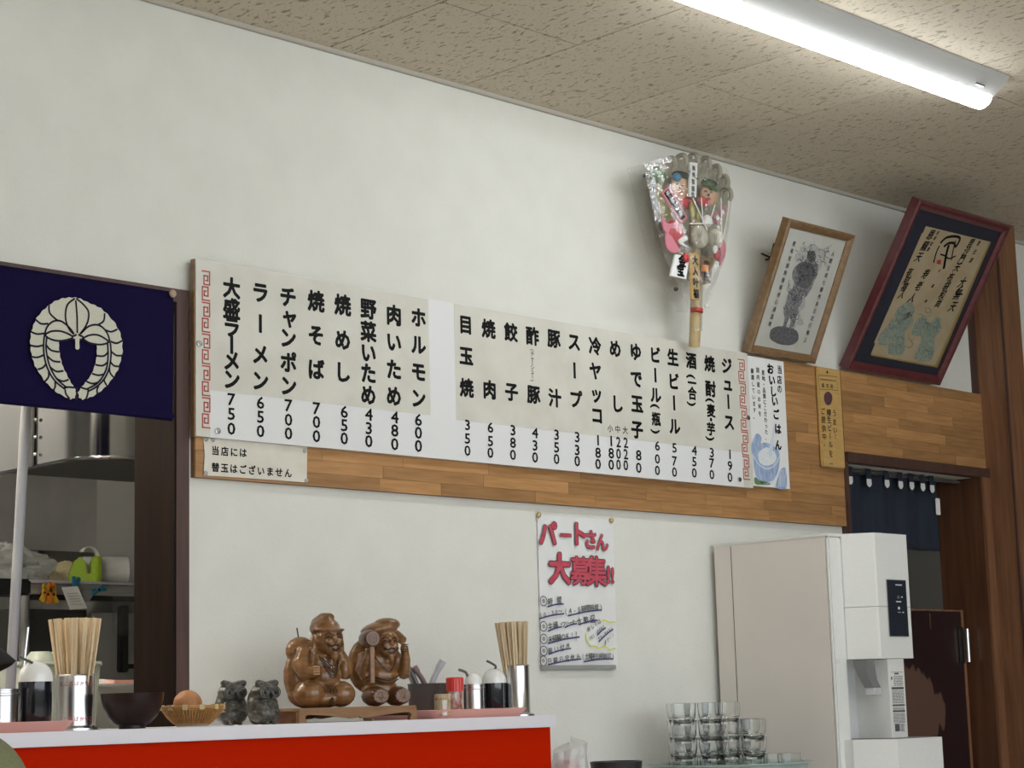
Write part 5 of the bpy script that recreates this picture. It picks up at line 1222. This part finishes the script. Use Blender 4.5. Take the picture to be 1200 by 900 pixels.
for v in [x*.001 for x in list(range(60, 220, 22))+list(range(305, 520, 20))+list(range(585, 625, 19))+list(range(685, 850, 19))]:
    u = .22 if v < .22 else 0.02
    while u < .95:
        l = R.uniform(.08, .25); lb(u, min(.98, u+l), v, v+.009); u += l+R.uniform(.02, .06)
for v in [x*.001 for x in range(860, 990, 17)]: lb(.55, R.uniform(.8, .98), v, v+.008)
b.build('label_print', 'label', lcp)
# spout
fz = lambda px, py, y: P(px, py, y)
s_ = [fz(1012, 774, 3.075), fz(1014.5, 786, 3.07), fz(1018, 797, 3.062), fz(1023, 806, 3.052)]
b = MB()
for i, p in enumerate(s_):
    w2 = [.020, .020, .018, .017][i]; d2 = [.020, .018, .015, .014][i]
    b.v += [p+Vector((-w2, -d2, 0)), p+Vector((w2, -d2, 0)), p+Vector((w2, d2, 0)), p+Vector((-w2, d2, 0))]
for i in range(3):
    for k in range(4): b.f.append([i*4+k, i*4+(k+1) % 4, (i+1)*4+(k+1) % 4, (i+1)*4+k])
b.f += [[0, 3, 2, 1], [12, 13, 14, 15]]
b.build('spout', 'greyplastic', wm, fix=True)
p = s_[-1]; MB().box((p.x-.018, p.y-.018, p.z-.020), (p.x+.016, p.y+.012, p.z-.001), bev=.002).build('nozzle', 'clearplast', wm)
MB().box((ax0+.002, MY0+.030, s_[-1].z-.035), (ax0+.004, MY0+.035, hzb)).build('alcove_edge', 'machine', wm)
# drip tray housing
YTr = 2.985; tx0 = MX0+.022
b = MB(); b.prism([(a, c, CZT+.002) for a, c in ((tx0, MY0+.02), (tx0, MY0-.03), (tx0+.055, YTr), (MX1+.004, YTr), (MX1+.004, MY0+.02))], (0, 0, zt2-.0005-CZT-.002)); b.build('tray_housing', 'machineface', wm, fix=True)
MB().box((tx0+.06, YTr+.012, zt2-.0004), (MX1-.012, MY0+.018, zt2+.0016)).build('drip_grille', 'greyplastic', wm)
c = P(981, 775, MY0); MB().box((c.x-.006, MY0-.003, c.z-.006), (c.x+.012, MY0, c.z+.006)).build('latch', 'plasticwhite', wm)
for zz in (694, 706): 
    c = P(990.5, zz, MY0-.001); MB().ball((c.x, MY0-.001, c.z), .0018, 8, 6).build('screw', 'screw', wm)

# ---- drainer tray and stacked glasses
DC = Vector((4.055, 3.275, CZT)); RT = .212; ZR = 1.0375
dt = thing('drainer_tray', 'round pale green slotted drainer tray carrying the stacked glasses', 'tray', DC)
b = MB(); b.lathe([(0, .006), (RT-.018, .006), (RT-.014, .010), (RT-.010, ZR-CZT-.006), (RT+.004, ZR-CZT-.003), (RT+.005, ZR-CZT), (RT-.008, ZR-CZT+.001), (RT-.014, ZR-CZT-.004), (RT-.019, .036), (0, .0355)], DC, 64); b.build('tray_body', 'greenplastic', dt, smooth=True)
b = MB()
for i in range(48):
    a = 2*pi*i/48; c = DC+Vector(((RT-.0095)*cos(a), (RT-.0095)*sin(a), .033)); b.box((-.0035, -.0022, -.016), (.0035, .0022, .016), mtx=Matrix.Translation(c) @ Matrix.Rotation(a+pi/2, 4, 'Z'))
o = b.build('slot', 'greypot', dt); o['kind'] = 'stuff'
MB().lathe([(RT*.55, 0), (RT*.55, .008)], DC, 48).build('foot_ring', 'greenplastic', dt)
def glass_mesh():
    b = MB(); n = 24
    prof = [(0, 0), (.024, 0), (.0265, .003), (.028, .016), (.0305, .018), (.0325, .035), (.0335, .0565), (.0322, .0570), (.0310, .036), (.0288, .019), (.026, .012), (.022, .008), (0, .007)]
    vs = []
    for k, (r, z) in enumerate(prof):
        for i in range(n):
            a = 2*pi*i/n; rr = r*(1-.05*(i % 2) if 1 < k < 5 else 1); vs.append((rr*cos(a), rr*sin(a), z))
    fs = [(k*n+i, k*n+(i+1) % n, (k+1)*n+(i+1) % n, (k+1)*n+i) for k in range(len(prof)-1) for i in range(n)]
    b.add(vs, fs); o = b.build('tumbler', 'glass', smooth=True, fix=True); me = o.data; bpy.data.objects.remove(o); return me
gm = glass_mesh(); ZG = CZT+.036
def gpt(px, d):   # d = distance along the view axis from the tray centre
    base = DC+Vector((.708, .706, 0))*d
    k = (base.x*.708+base.y*.706)/F_PX; u = (px-600-60*.0)*k
    along = base.x*.706-base.y*.708
    return base+VR*(u-along)
stacks = [(788, -.06, 4), (819, -.075, 4), (839, -.01, 4), (803, 0, 4), (783, .06, 4), (822, .065, 4), (868, -.045, 3), (862, .06, 3), (850, .128, 3), (893, 0, 1), (909, -.06, 1)]
rows_ = ['bottom tier', 'second tier', 'third tier', 'top tier']
for si, (px, d, n) in enumerate(stacks):
    c = gpt(px, d)
    for k in range(n):
        o = bpy.data.objects.new('tumbler', gm); COL.objects.link(o); o.location = (c.x, c.y, ZG+.0452*k+.0); o.rotation_euler = (0, 0, si*.7+k*.3)
        nm_ = ['front left tall stack', 'front middle tall stack', 'rightmost tall stack', 'centre tall stack', 'rear left tall stack', 'rear middle tall stack', 'front three-high stack', 'rear three-high stack', 'rearmost three-high stack', '', ''][si]
        lab = 'clear tumbler, %s of the %s on the drainer tray' % (rows_[k] if not (n == 3 and k == 2) else 'top tier', nm_) if n > 1 else ('single clear tumbler beside the three-high stack on the drainer tray' if si == 9 else 'rightmost single clear tumbler on the drainer tray')
        tag(o, lab, 'glass', 'clear tumblers on the drainer tray')
# ---- plastic bag and black bowl
c = P(722, 893, 3.33); t = thing('black_bowl', 'black bowl showing only its rim, between the counter and the drainer tray', 'bowl', (c.x, 3.33, CZT)); k = P(722, 893.5, 3.27).z-CZT
MB().lathe([(0, 0), (.035, 0), (.04, .006), (.060, k*.55), (.066, k), (.0645, k+.0005), (.057, k*.55), (.03, .012), (0, .011)], (c.x, 3.33, CZT), 40).build('bowl_body', 'darkbowl', t, smooth=True)
c = P(668, 885, 3.36); t = thing('plastic_bag', 'crumpled translucent white plastic bag beside the end of the counter', 'bag', (c.x, 3.36, CZT))
b = MB(); n, mm = 48, 26; R = random.Random(2)
for i in range(mm+1):
    v = i/mm
    for j2 in range(n):
        a = 2*pi*j2/n; rr = .050*(1-.18*v)*(1+.22*mnoise.noise(Vector((cos(a)*1.8, sin(a)*1.8, v*3)))+.10*mnoise.noise(Vector((cos(a)*6, sin(a)*6, v*7))))
        if v > .9: rr *= (1-(v-.9)*9)
        zz = .138*v+.018*mnoise.noise(Vector((cos(a)*1.2, sin(a)*1.2, 5)))*v+(.014*max(0, cos(a-5.2))*v)
        b.v.append(Vector((c.x+rr*cos(a), 3.36+rr*sin(a)*.9, CZT+.001+zz)))
b.f = [[i*n+j2, i*n+(j2+1) % n, (i+1)*n+(j2+1) % n, (i+1)*n+j2] for i in range(mm) for j2 in range(n)]
b.build('bag_film', 'bag', t, smooth=True)
MB().box((c.x-.030, 3.34, CZT+.004), (c.x+.020, 3.385, CZT+.100), bev=.008).build('bag_contents', 'pink', t)

# ================================================================== KITCHEN
# grey pipe just inside the opening
a, c = P(31, 470, 3.80), P(9.5, 850, 3.80); d = (a-c).normalized()
o = MB().tube([c-d*1.0, a+d*.55], .0115, 16).build('grey_pipe', 'polegrey', smooth=True, origin=(c-d*1.0)); tag(o, 'straight grey pipe standing inside the kitchen opening, in front of the hood', 'pipe')
# hood
HZ = 1.842
hp = [(2.655, 4.76), (2.655, 4.66), (2.656, 4.42), (2.656, 4.30), (2.658, 4.24), (2.672, 4.185), (2.70, 4.15), (2.74, 4.13), (2.80, 4.122), (3.1, 4.12), (3.7, 4.12)]
hd = thing('exhaust_hood', 'shiny stainless steel exhaust hood over the kitchen range', 'exhaust hood', (3.0, 4.5, HZ))
q = spline([Vector((x, y, HZ)) for x, y in hp], 4); b = MB()
b.add([p for p in q]+[p+Vector((0, 0, .72)) for p in q], [(i, i+1, i+1+len(q), i+len(q)) for i in range(len(q)-1)]); o = b.build('hood_skirt', 'steel', hd, smooth=True)
b = MB(); b.tube([p+Vector((0, -.003, 0)) for p in q], .005, 8); b.build('rim', 'steel', hd, smooth=True)
b = MB(); q2 = [p+Vector((.012, .012, .03)) for p in q]+[Vector((3.7, 4.76, HZ+.03))]; b.prism(q2, (0, 0, .004)); b.build('underside', 'kdark', hd, fix=True)  # underside in flat dark grey instead of steel, its shade put into colour
MB().box((2.648, 4.395, HZ), (2.654, 4.425, HZ+.7)).build('joint_strip', 'kdark', hd)
for k in range(12): 
    MB().ball((2.648, 4.380, HZ+.03+.045*k), .005, 8, 6).build('rivet', 'screw', hd)
# back splash panel
yb2 = 5.95; zb3 = P(80, 646, yb2).z
sp = MB(); 
for k in range(5):
    x0 = .9+k*.62; sp = MB().box((x0+.002, yb2, zb3), (x0+.618, yb2+.01, 2.55)); 
    if k == 0: spt = thing('splash_panel', 'dull stainless wall panels behind the kitchen range', 'wall panel', (2.4, yb2, zb3))
    sp.build('steel_sheet', 'steeldull', spt)
# shelf
ys = 5.55; zsh = P(100, 681, ys).z
sh = thing('kitchen_shelf', 'stainless kitchen shelf carrying rolls and bags, behind the counter', 'shelf', (3.2, ys, zsh))
xs0 = P(27, 680, ys).x; MB().box((xs0, ys, zsh-.010), (3.84, ys+.36, zsh), bev=.002).build('shelf_board', 'spoon', sh)
MB().box((xs0+.03, ys+.01, zsh-.045), (3.84, ys+.02, zsh-.011)).build('rail', 'steeldull', sh)
MB().box((xs0+.05, ys+.012, zsh-.062), (3.84, ys+.05, zsh-.046)).build('lower_rail', 'black', sh)
xpt = P(32, 750, ys+.02).x; MB().tube([(xpt, ys+.04, .3), (xpt, ys+.04, zsh-.046)], .017, 14).build('upright', 'steeldull', sh, smooth=True)
bx0, bx1 = P(-30, 690, 5.40).x, P(37, 690, 5.40).x; o = MB().box((bx0, 5.40, P(20, 697, 5.40).z), (bx1, 5.52, P(20, 678, 5.40).z), bev=.006).build('black_case', 'black', origin=((bx0+bx1)/2, 5.46, 1.6)); tag(o, 'black case at shelf height behind the grey pipe', 'case')
MB().box((bx0+.05, 5.46, .9), (bx0+.09, 5.50, P(20, 697, 5.40).z)).build('case_leg', 'kdark', o)
# cabinets below the shelf
kc = thing('kitchen_cabinet', 'dark kitchen cabinet below the shelf', 'cabinet', (3.3, 5.7, 0))
xg = P(105, 750, 5.60).x; MB().box((xs0, 5.62, 0), (xg, 5.93, zsh-.09)).build('dark_door', 'kdark', kc); MB().box((xg+.004, 5.60, 0), (3.84, 5.93, zsh-.10)).build('steel_door', 'kwall', kc)
p = P(146, 745, 5.5); hk = MB(); hk.box((p.x-.012, 5.50, p.z-.12), (p.x+.018, 5.53, p.z+.10), bev=.004); hk.tube([(p.x+.02, 5.52, p.z-.10), (3.83, 5.52, p.z-.10)], .008, 8); o = hk.build('wall_bracket', 'black', kc)
o = MB().box((p.x-.07, 5.46, p.z-.0), (3.845, 5.468, p.z+.14), bev=.002).build('clear_flap', 'pane', kc)
# paper roll
c = P(158, 670, 5.66); y = 5.66; rr = .045; zc = zsh+rr; xr0, xr1 = P(88, 668, y).x, P(160, 670, y-.04).x
pr_ = thing('paper_roll', 'thick white paper roll lying on the kitchen shelf', 'paper roll', ((xr0+xr1)/2, y, zsh))
ax = Vector((1, -.62, 0)).normalized(); c1 = Vector((P(149, 670, 5.60).x, 5.60, zc)); c0_ = c1-ax*.30+Vector((0, 0, 0))
def annulus_tube(a, b, r0, r1, n=30):
    m = MB(); x_, y_ = basis(b-a)
    vs = []
    for p, r in ((a, r0), (a, r1), (b, r1), (b, r0)):
        for i in range(n): t_ = 2*pi*i/n; vs.append(p+x_*r*cos(t_)+y_*r*sin(t_))
    return m.add(vs, [(k*n+i, k*n+(i+1) % n, ((k+1) % 4)*n+(i+1) % n, ((k+1) % 4)*n+i) for k in range(4) for i in range(n)])
RL = c0_; c0_ = c1+Vector((-.14, .06, 0))
annulus_tube(c0_, c1, .019, rr).build('paper', 'paper', pr_, smooth=True, fix=True); annulus_tube(c0_, c1, .0175, .0189).build('cardboard_core', 'core', pr_, smooth=True, fix=True)
MB().tube([c0_.lerp(c1, .02), c0_.lerp(c1, .93)], .0174, 20).build('core_fill', 'core', pr_, smooth=True)
# lime tape dispenser
c = P(102, 681, 5.56); t = thing('tape_dispenser', 'lime green tape dispenser beside the white roll on the kitchen shelf', 'tape dispenser', (c.x, 5.60, zsh))
x, y = c.x, 5.60
side = [(a*.86, c*.88) for a, c in [(-.075, .0), (.075, 0), (.070, .075), (.045, .082), (.040, .035), (.020, .030), (.010, .075), (-.020, .095), (-.055, .075), (-.075, .035)]]
MB().prism([(x+a*.62, y-.02-a*.3, zsh+z) for a, z in side], (.012, .03, 0)).build('body', 'lime', t, fix=True)
MB().box((x+.035, y-.045, zsh), (x+.055, y-.005, zsh+.085), bev=.003).build('cutter_arm', 'lime', t)
b = MB(); b.ribbon([(x+.018-.042*cos(a), y-.03, zsh+.062+.058*sin(a)) for a in [radians(35+i*10) for i in range(16)]], .012, (0, -1, 0)); 
b = MB(); pts = [Vector((x+.012+.040*cos(a), y-.03, zsh+.055+.058*sin(a))) for a in [radians(135-i*11) for i in range(17)]]
b.add([p+Vector((0, e, 0)) for p in pts for e in (-.010, .010)], [(2*i, 2*i+1, 2*i+3, 2*i+2) for i in range(len(pts)-1)]); o = b.build('tape_loop', 'plasticwhite', t, smooth=True); sd = o.modifiers.new('s', 'SOLIDIFY'); sd.thickness = .004
# noodle packet in clear bags
def lump(cx_, cy_, z0, rx, ry, rz, seed, n=40, mm=18, amp=.25):
    b = MB()
    for i in range(mm+1):
        t_ = pi*i/mm
        for j2 in range(n):
            a = 2*pi*j2/n; k = 1+amp*mnoise.noise(Vector((cos(a)*2.2, sin(a)*2.2, t_*2+seed)))+amp*.5*mnoise.noise(Vector((cos(a)*7, sin(a)*7, t_*6+seed)))
            z = rz*cos(t_)*k; b.v.append(Vector((cx_+rx*sin(t_)*cos(a)*k, cy_+ry*sin(t_)*sin(a)*k, z0+max(0, z+rz*.55))))
    b.f = [[i*n+j2, (i+1)*n+j2, (i+1)*n+(j2+1) % n, i*n+(j2+1) % n] for i in range(mm) for j2 in range(n)]
    return b
c = P(77, 673, 5.74); t = thing('noodle_packet', 'packet of straw-coloured noodles in clear film beside the lime dispenser', 'food packet', (c.x, 5.64, zsh))
o = lump(c.x, 5.74, zsh+.001, .062, .045, .05, 2, amp=.12).build('noodles', 'noodle', t, smooth=True); o['kind'] = 'stuff'
c = P(36, 673, 5.64); t = thing('clear_plastic_bag', 'crumpled clear plastic bag at the left of the kitchen shelf', 'bag', (c.x, 5.70, zsh))
lump(c.x-.06, 5.70, zsh+.001, .16, .11, .075, 7, 64, 26, .30).build('bag_film', 'bag', t, smooth=True)
# clips and memo
yc_ = ys-.006
def clip(label, px, py, m, ang, nm='clothes_clip', s=1.0):
    c = P(px, py, yc_); t = thing(nm, label, 'clip', c)
    for e in (-1, 1):
        b = MB(); b.box((-.006*s, -.004, -.030*s), (.006*s, .004, .030*s), bev=.002); b.xf(Matrix.Translation(c+Vector((e*.004, -.010+e*.004, 0))) @ Matrix.Rotation(ang+e*.28, 4, 'Y')); b.build('jaw', m, t)
    MB().tube([c+Vector((-.004, -.018, 0)), c+Vector((-.004, 0, 0))], .005*s, 10).build('spring', 'screw', t)
clip('blue clip holding the white memo on the kitchen shelf', 86, 688, 'blueclip', .15, s=1.15)
clip('blue clip to the right of the memo on the kitchen shelf', 114, 691.5, 'blueclip', 1.2, s=.9)
for k, (px, py, m) in enumerate(((50, 695, 'yellow'), (54, 697, 'orange'), (58, 693, 'orange'), (61, 697, 'yellow'))):
    clip(['leftmost yellow clip hanging from the kitchen shelf', 'orange clip second from left on the kitchen shelf', 'orange clip third from left on the kitchen shelf', 'rightmost yellow clip of the bunch on the kitchen shelf'][k], px, py, m, [.3, -.2, .1, -.3][k], s=1.0)
q = [P(72, 688, yc_-.012), P(91, 687, yc_-.020), P(102.5, 713, yc_-.03), P(82, 714.5, yc_-.03)]; b = MB(); b.prism(q, (0, .001, 0)); o = b.build('memo_sheet', 'paper', origin=q[0], fix=True); tag(o, 'white memo sheet hanging from the kitchen shelf under a blue clip', 'paper')
b = MB(); 
for k in range(5): b.ribbon([q[0].lerp(q[3], .3+.12*k)+(q[1]-q[0])*.15+Vector((0, -.002, 0)), q[0].lerp(q[3], .3+.12*k)+(q[1]-q[0])*.8+Vector((0, -.008, 0))], .0025, (0, -1, 0))
b.build('pencil_lines', 'inkpale', o)
q = [P(96, 692, yc_+.002), P(113, 692, yc_+.002), P(104, 705, yc_), P(98, 705, yc_)]; o = MB().prism(q, (0, .001, 0)).build('grey_slip', 'kwall', origin=q[0], fix=True); tag(o, 'small grey slip hanging beside the memo on the kitchen shelf', 'paper')
# work table behind the counter with a container and bowls
ktb = thing('kitchen_worktable', 'steel worktable behind the counter, carrying milky containers', 'table', (2.6, 4.6, 0)); zk = 1.13
MB().box((.9, 4.15, zk-.03), (3.80, 4.9, zk), bev=.004).build('table_top', 'steeldull', ktb)
for lx, ly in ((.95, 4.2), (3.7, 4.2), (.95, 4.85), (3.7, 4.85)): MB().box((lx, ly, 0), (lx+.04, ly+.04, zk-.031)).build('leg', 'steeldull', ktb)
def crate(label, px0, px1, pyt, y, m='container', d=.16, lip=True, z0=None):
    x0, x1 = P(px0, pyt, y).x, P(px1, pyt, y).x; zt = P((px0+px1)/2, pyt, y).z; z0 = zk if z0 is None else z0
    t = thing('plastic_container', label, 'container', ((x0+x1)/2, y, z0), None)
    b = MB(); ins = .012
    pts = [(x0+ins, y+ins), (x1-ins, y+ins), (x1-ins, y+d-ins), (x0+ins, y+d-ins)]; ptt = [(x0, y), (x1, y), (x1, y+d), (x0, y+d)]
    vs = [Vector((a, c, z0)) for a, c in pts]+[Vector((a, c, zt)) for a, c in ptt]+[Vector((a+(.004 if a < (x0+x1)/2 else -.004), c+(.004 if c < y+d/2 else -.004), zt)) for a, c in ptt]+[Vector((a+(.004 if a < (x0+x1)/2 else -.004), c+(.004 if c < y+d/2 else -.004), z0+.004)) for a, c in pts]
    b.add(vs, [(0, 3, 2, 1)]+[(k, (k+1) % 4, (k+1) % 4+4, k+4) for k in range(4)]+[(k+4, (k+1) % 4+4, (k+1) % 4+8, k+8) for k in range(4)]+[(k+8, (k+1) % 4+8, (k+1) % 4+12, k+12) for k in range(4)]+[(12, 13, 14, 15)]); b.build('box', m, t)
    if lip:
        b = MB()
        for (a, c), (e, g) in zip(ptt, ptt[1:]+ptt[:1]): b.tube([(a, c, zt-.004), (e, g, zt-.004)], .006, 8)
        b.build('lip', m, t, smooth=True)
    return t
crate('milky green plastic container behind the left chopsticks', 24, 118, 776, 4.30, d=.22)
zl = P(140, 802, 4.42).z
t = crate('grey steel pan with pale scraps, in front of the dark jamb', 112, 175, 802, 4.42, 'steeldull', .25)
b = MB(); R = random.Random(6)
xx0, xx1 = P(116, 802, 4.42).x, P(160, 802, 4.42).x
o = lump((xx0+xx1)/2, 4.52, zl-.02, .12, .05, .022, 3, amp=.3).build('food_scraps', 'plasticwhite', t, smooth=True); o['kind'] = 'stuff'
MB().box((P(144, 798, 4.40).x, 4.44, zl-.012), (P(170, 798, 4.40).x, 4.50, zl+.012), bev=.003).build('pink_block', 'pink', t)
def bowl_at(label, px, py, y, r, m='container'):
    c = P(px, py, y); t = thing('plastic_bowl', label, 'bowl', (c.x, y, c.z)); h = r*.55
    o = MB().lathe([(0, 0), (r*.5, 0), (r*.85, h*.5), (r, h), (r*.96, h), (r*.8, h*.5), (0, .006)], (0, 0, 0), 30); o.xf(Matrix.Translation(c) @ Matrix.Rotation(pi, 4, 'X') @ Matrix.Translation((0, 0, -h))); o.build('shell', m, t, smooth=True)
zcn = P(60, 776, 4.30).z
for lab, px, dy in (('upturned milky bowl left of the left chopsticks, on the container', 47, .10), ('upturned milky bowl directly behind the left chopsticks, on the container', 71, .10)):
    y = 4.30+dy; c = P(px, 776, y); t = thing('plastic_bowl', lab, 'bowl', (c.x, y, zcn)); r = .040; h = .030
    MB().lathe([(r, 0), (r*.92, h*.5), (r*.6, h), (0, h), ], (c.x, y, zcn), 30).build('shell', 'container', t, smooth=True)
# ladle on a hook beside the pipe
p = P(33, 735, 4.24); q = Vector((p.x-.03, 4.24, zk)); t = thing('steel_ladle', 'thin steel ladle standing on the worktable beside the grey pipe', 'ladle', q)
MB().tube([p, q+Vector((0, 0, .02))], .004, 8).build('handle', 'chrome', t, smooth=True); MB().ball(q+Vector((0, 0, .022)), (.022, .022, .022)).build('ladle_cup', 'chrome', t, smooth=True)

# ================================================================== SEATED CUSTOMER AT THE LEFT EDGE
A0 = P(0, 860, 2.41); R_ = Vector((.706, -.708, 0)); Fv = Vector((.708, .706, 0))
def H(r, f_, z): p = A0+R_*r+Fv*f_; return Vector((p.x, p.y, z))
ps = thing('person', 'seated person in olive jacket and black cap at the left edge of the photo', 'person', H(-.22, 0, 0))
HC = H(-.165, 0, 1.345)                     # head centre
b = MB(); b.ball(HC, (.078, .078, .110), 20, 14); b.ball(HC+R_*.030+Vector((0, 0, -.045)), (.058, .058, .062), 16, 10)
b.tube([HC+Vector((0, 0, -.07))-R_*.02, H(-.215, 0, 1.18), H(-.235, 0, 1.10)], [.055, .055, .075], 16)
b.ball(HC+R_*.088+Vector((0, 0, -.018)), (.014, .014, .020), 10, 8); b.ball(HC+R_*.082+Vector((0, 0, -.058)), (.016, .022, .010), 10, 8)
for s in (-1, 1):
    b.ball(HC+Fv*(s*.080)-R_*.004+Vector((0, 0, -.012)), (.014, .010, .030), 10, 8); b.ball(HC+R_*.070+Fv*(s*.030)+Vector((0, 0, -.002)), (.016, .018, .012), 10, 8)
b.tube([H(-.24, 0, 1.12), H(-.25, 0, .90), H(-.25, 0, .62)], [.10, .12, .13], 18)
hands = []
for s in (-1, 1):
    sh_ = H(-.235, s*.17, 1.075); el = H(-.155, s*.21, .84); wr = H(.040, s*.10, .800)
    b.tube([sh_, el], [.045, .036], 12); b.tube([el, wr], [.036, .026], 12); pm = wr+R_*.045
    b.ball(wr+R_*.04, (.034, .034, .017), 12, 8)
    for k in range(4):
        bs = wr+R_*.062+Fv*((k-1.5)*.017*s); ln = [.060, .070, .066, .050][k]; b.tube([bs-R_*.02, bs, bs+R_*ln*.5+Vector((0, 0, .004)), bs+R_*ln*.85+Vector((0, 0, -.014))], [.009, .009, .008, .006], 8)
    b.tube([wr+R_*.015-Fv*s*.02, wr+R_*.045-Fv*s*.045, wr+R_*.075-Fv*s*.050], [.011, .009, .007], 8)
    hp_ = H(-.25, s*.09, .60); kn = H(.14, s*.13, .63); ft = H(.16, s*.13, .10)
    b.tube([hp_, kn], [.080, .060], 12); b.tube([kn, ft], [.058, .040], 12); b.tube([ft, ft+R_*.06+Vector((0, 0, -.045)), ft+R_*.16+Vector((0, 0, -.06))], [.042, .042, .030], 10)
body = remeshed(b, 'body', 'skin', ps, .0075, 3)
b = MB()
for s in (-1, 1): b.ball(HC+R_*.078+Fv*(s*.030)+Vector((0, 0, .004)), (.010, .012, .006), 10, 8)
b.build('eyes', 'ink', ps, smooth=True)
b = MB(); b.tube([H(-.235, 0, 1.135), H(-.24, 0, 1.06), H(-.245, 0, .90), H(-.25, 0, .60)], [.085, .135, .150, .155], 20)
for s in (-1, 1):
    b.tube([H(-.235, 0, 1.085), H(-.235, s*.12, 1.085), H(-.230, s*.175, 1.055)], [.09, .078, .065], 14)
    b.tube([H(-.235, s*.17, 1.065), H(-.155, s*.215, .84)], [.066, .055], 14); b.tube([H(-.155, s*.215, .84), H(.020, s*.11, .805)], [.055, .042], 14)
# raised near shoulder and upper arm that reach into the frame
b.tube([H(-.20, -.05, 1.10), H(-.09, -.01, 1.10), H(-.05, 0, 1.06), H(-.05, .0, .96)], [.085, .092, .092, .07], 16); b.ball(H(-.052, 0, 1.096), .095, 18, 12)
remeshed(b, 'jacket', 'olive', ps, .008, 4)
b = MB()
for s in (-1, 1): b.tube([H(-.27, s*.085, .60), H(.145, s*.13, .635)], [.100, .075], 14); b.tube([H(.145, s*.13, .635), H(.16, s*.13, .14)], [.075, .055], 14)
remeshed(b, 'trousers', 'trouser', ps, .010, 2)
b = MB(); b.lathe([(.092, .010), (.094, .030), (.088, .070), (.068, .100), (.035, .116), (0, .120)], HC+Vector((0, 0, .0)), 28); b.build('cap_crown', 'capblack', ps, smooth=True)
tip = P(14, 786, 2.41-.02)
b = MB()
def brim(u, v):
    a = (u-.5)*2; l = 1-.35*a*a; base = HC+Fv*(a*.085)+R_*(.075*math.sqrt(max(0, 1-a*a*.8)))+Vector((0, 0, .018)); e = HC+R_*(.180*l)+Fv*(a*.075)+Vector((0, 0, 0)); e.z = 1.276-.020*a*a+(.0)
    p = base.lerp(e, v); p.z -= .010*sin(pi*v)*0; return p
b.grid(brim, 14, 6); o = b.build('cap_brim', 'capblack', ps, smooth=True); sd = o.modifiers.new('s', 'SOLIDIFY'); sd.thickness = .006
b = MB(); b.ball(HC-R_*.03+Vector((0, 0, -.01)), (.084, .084, .085), 18, 12); b.build('hair', 'ink', ps, smooth=True)
sq = H(-.25, 0, 0); stl = thing('stool', 'round wooden stool under the seated person, outside the frame', 'stool', sq)
MB().lathe([(0, .46), (.17, .46), (.18, .475), (.175, .50), (0, .50)], (sq.x, sq.y, 0), 30).build('seat', 'standwood', stl, smooth=True)
for k in range(4):
    a = pi/4+k*pi/2; MB().tube([(sq.x+.12*cos(a), sq.y+.12*sin(a), .46), (sq.x+.17*cos(a), sq.y+.17*sin(a), 0)], .017, 10).build('leg', 'standwood', stl, smooth=True)

bpy.data.objects.remove(_fo)
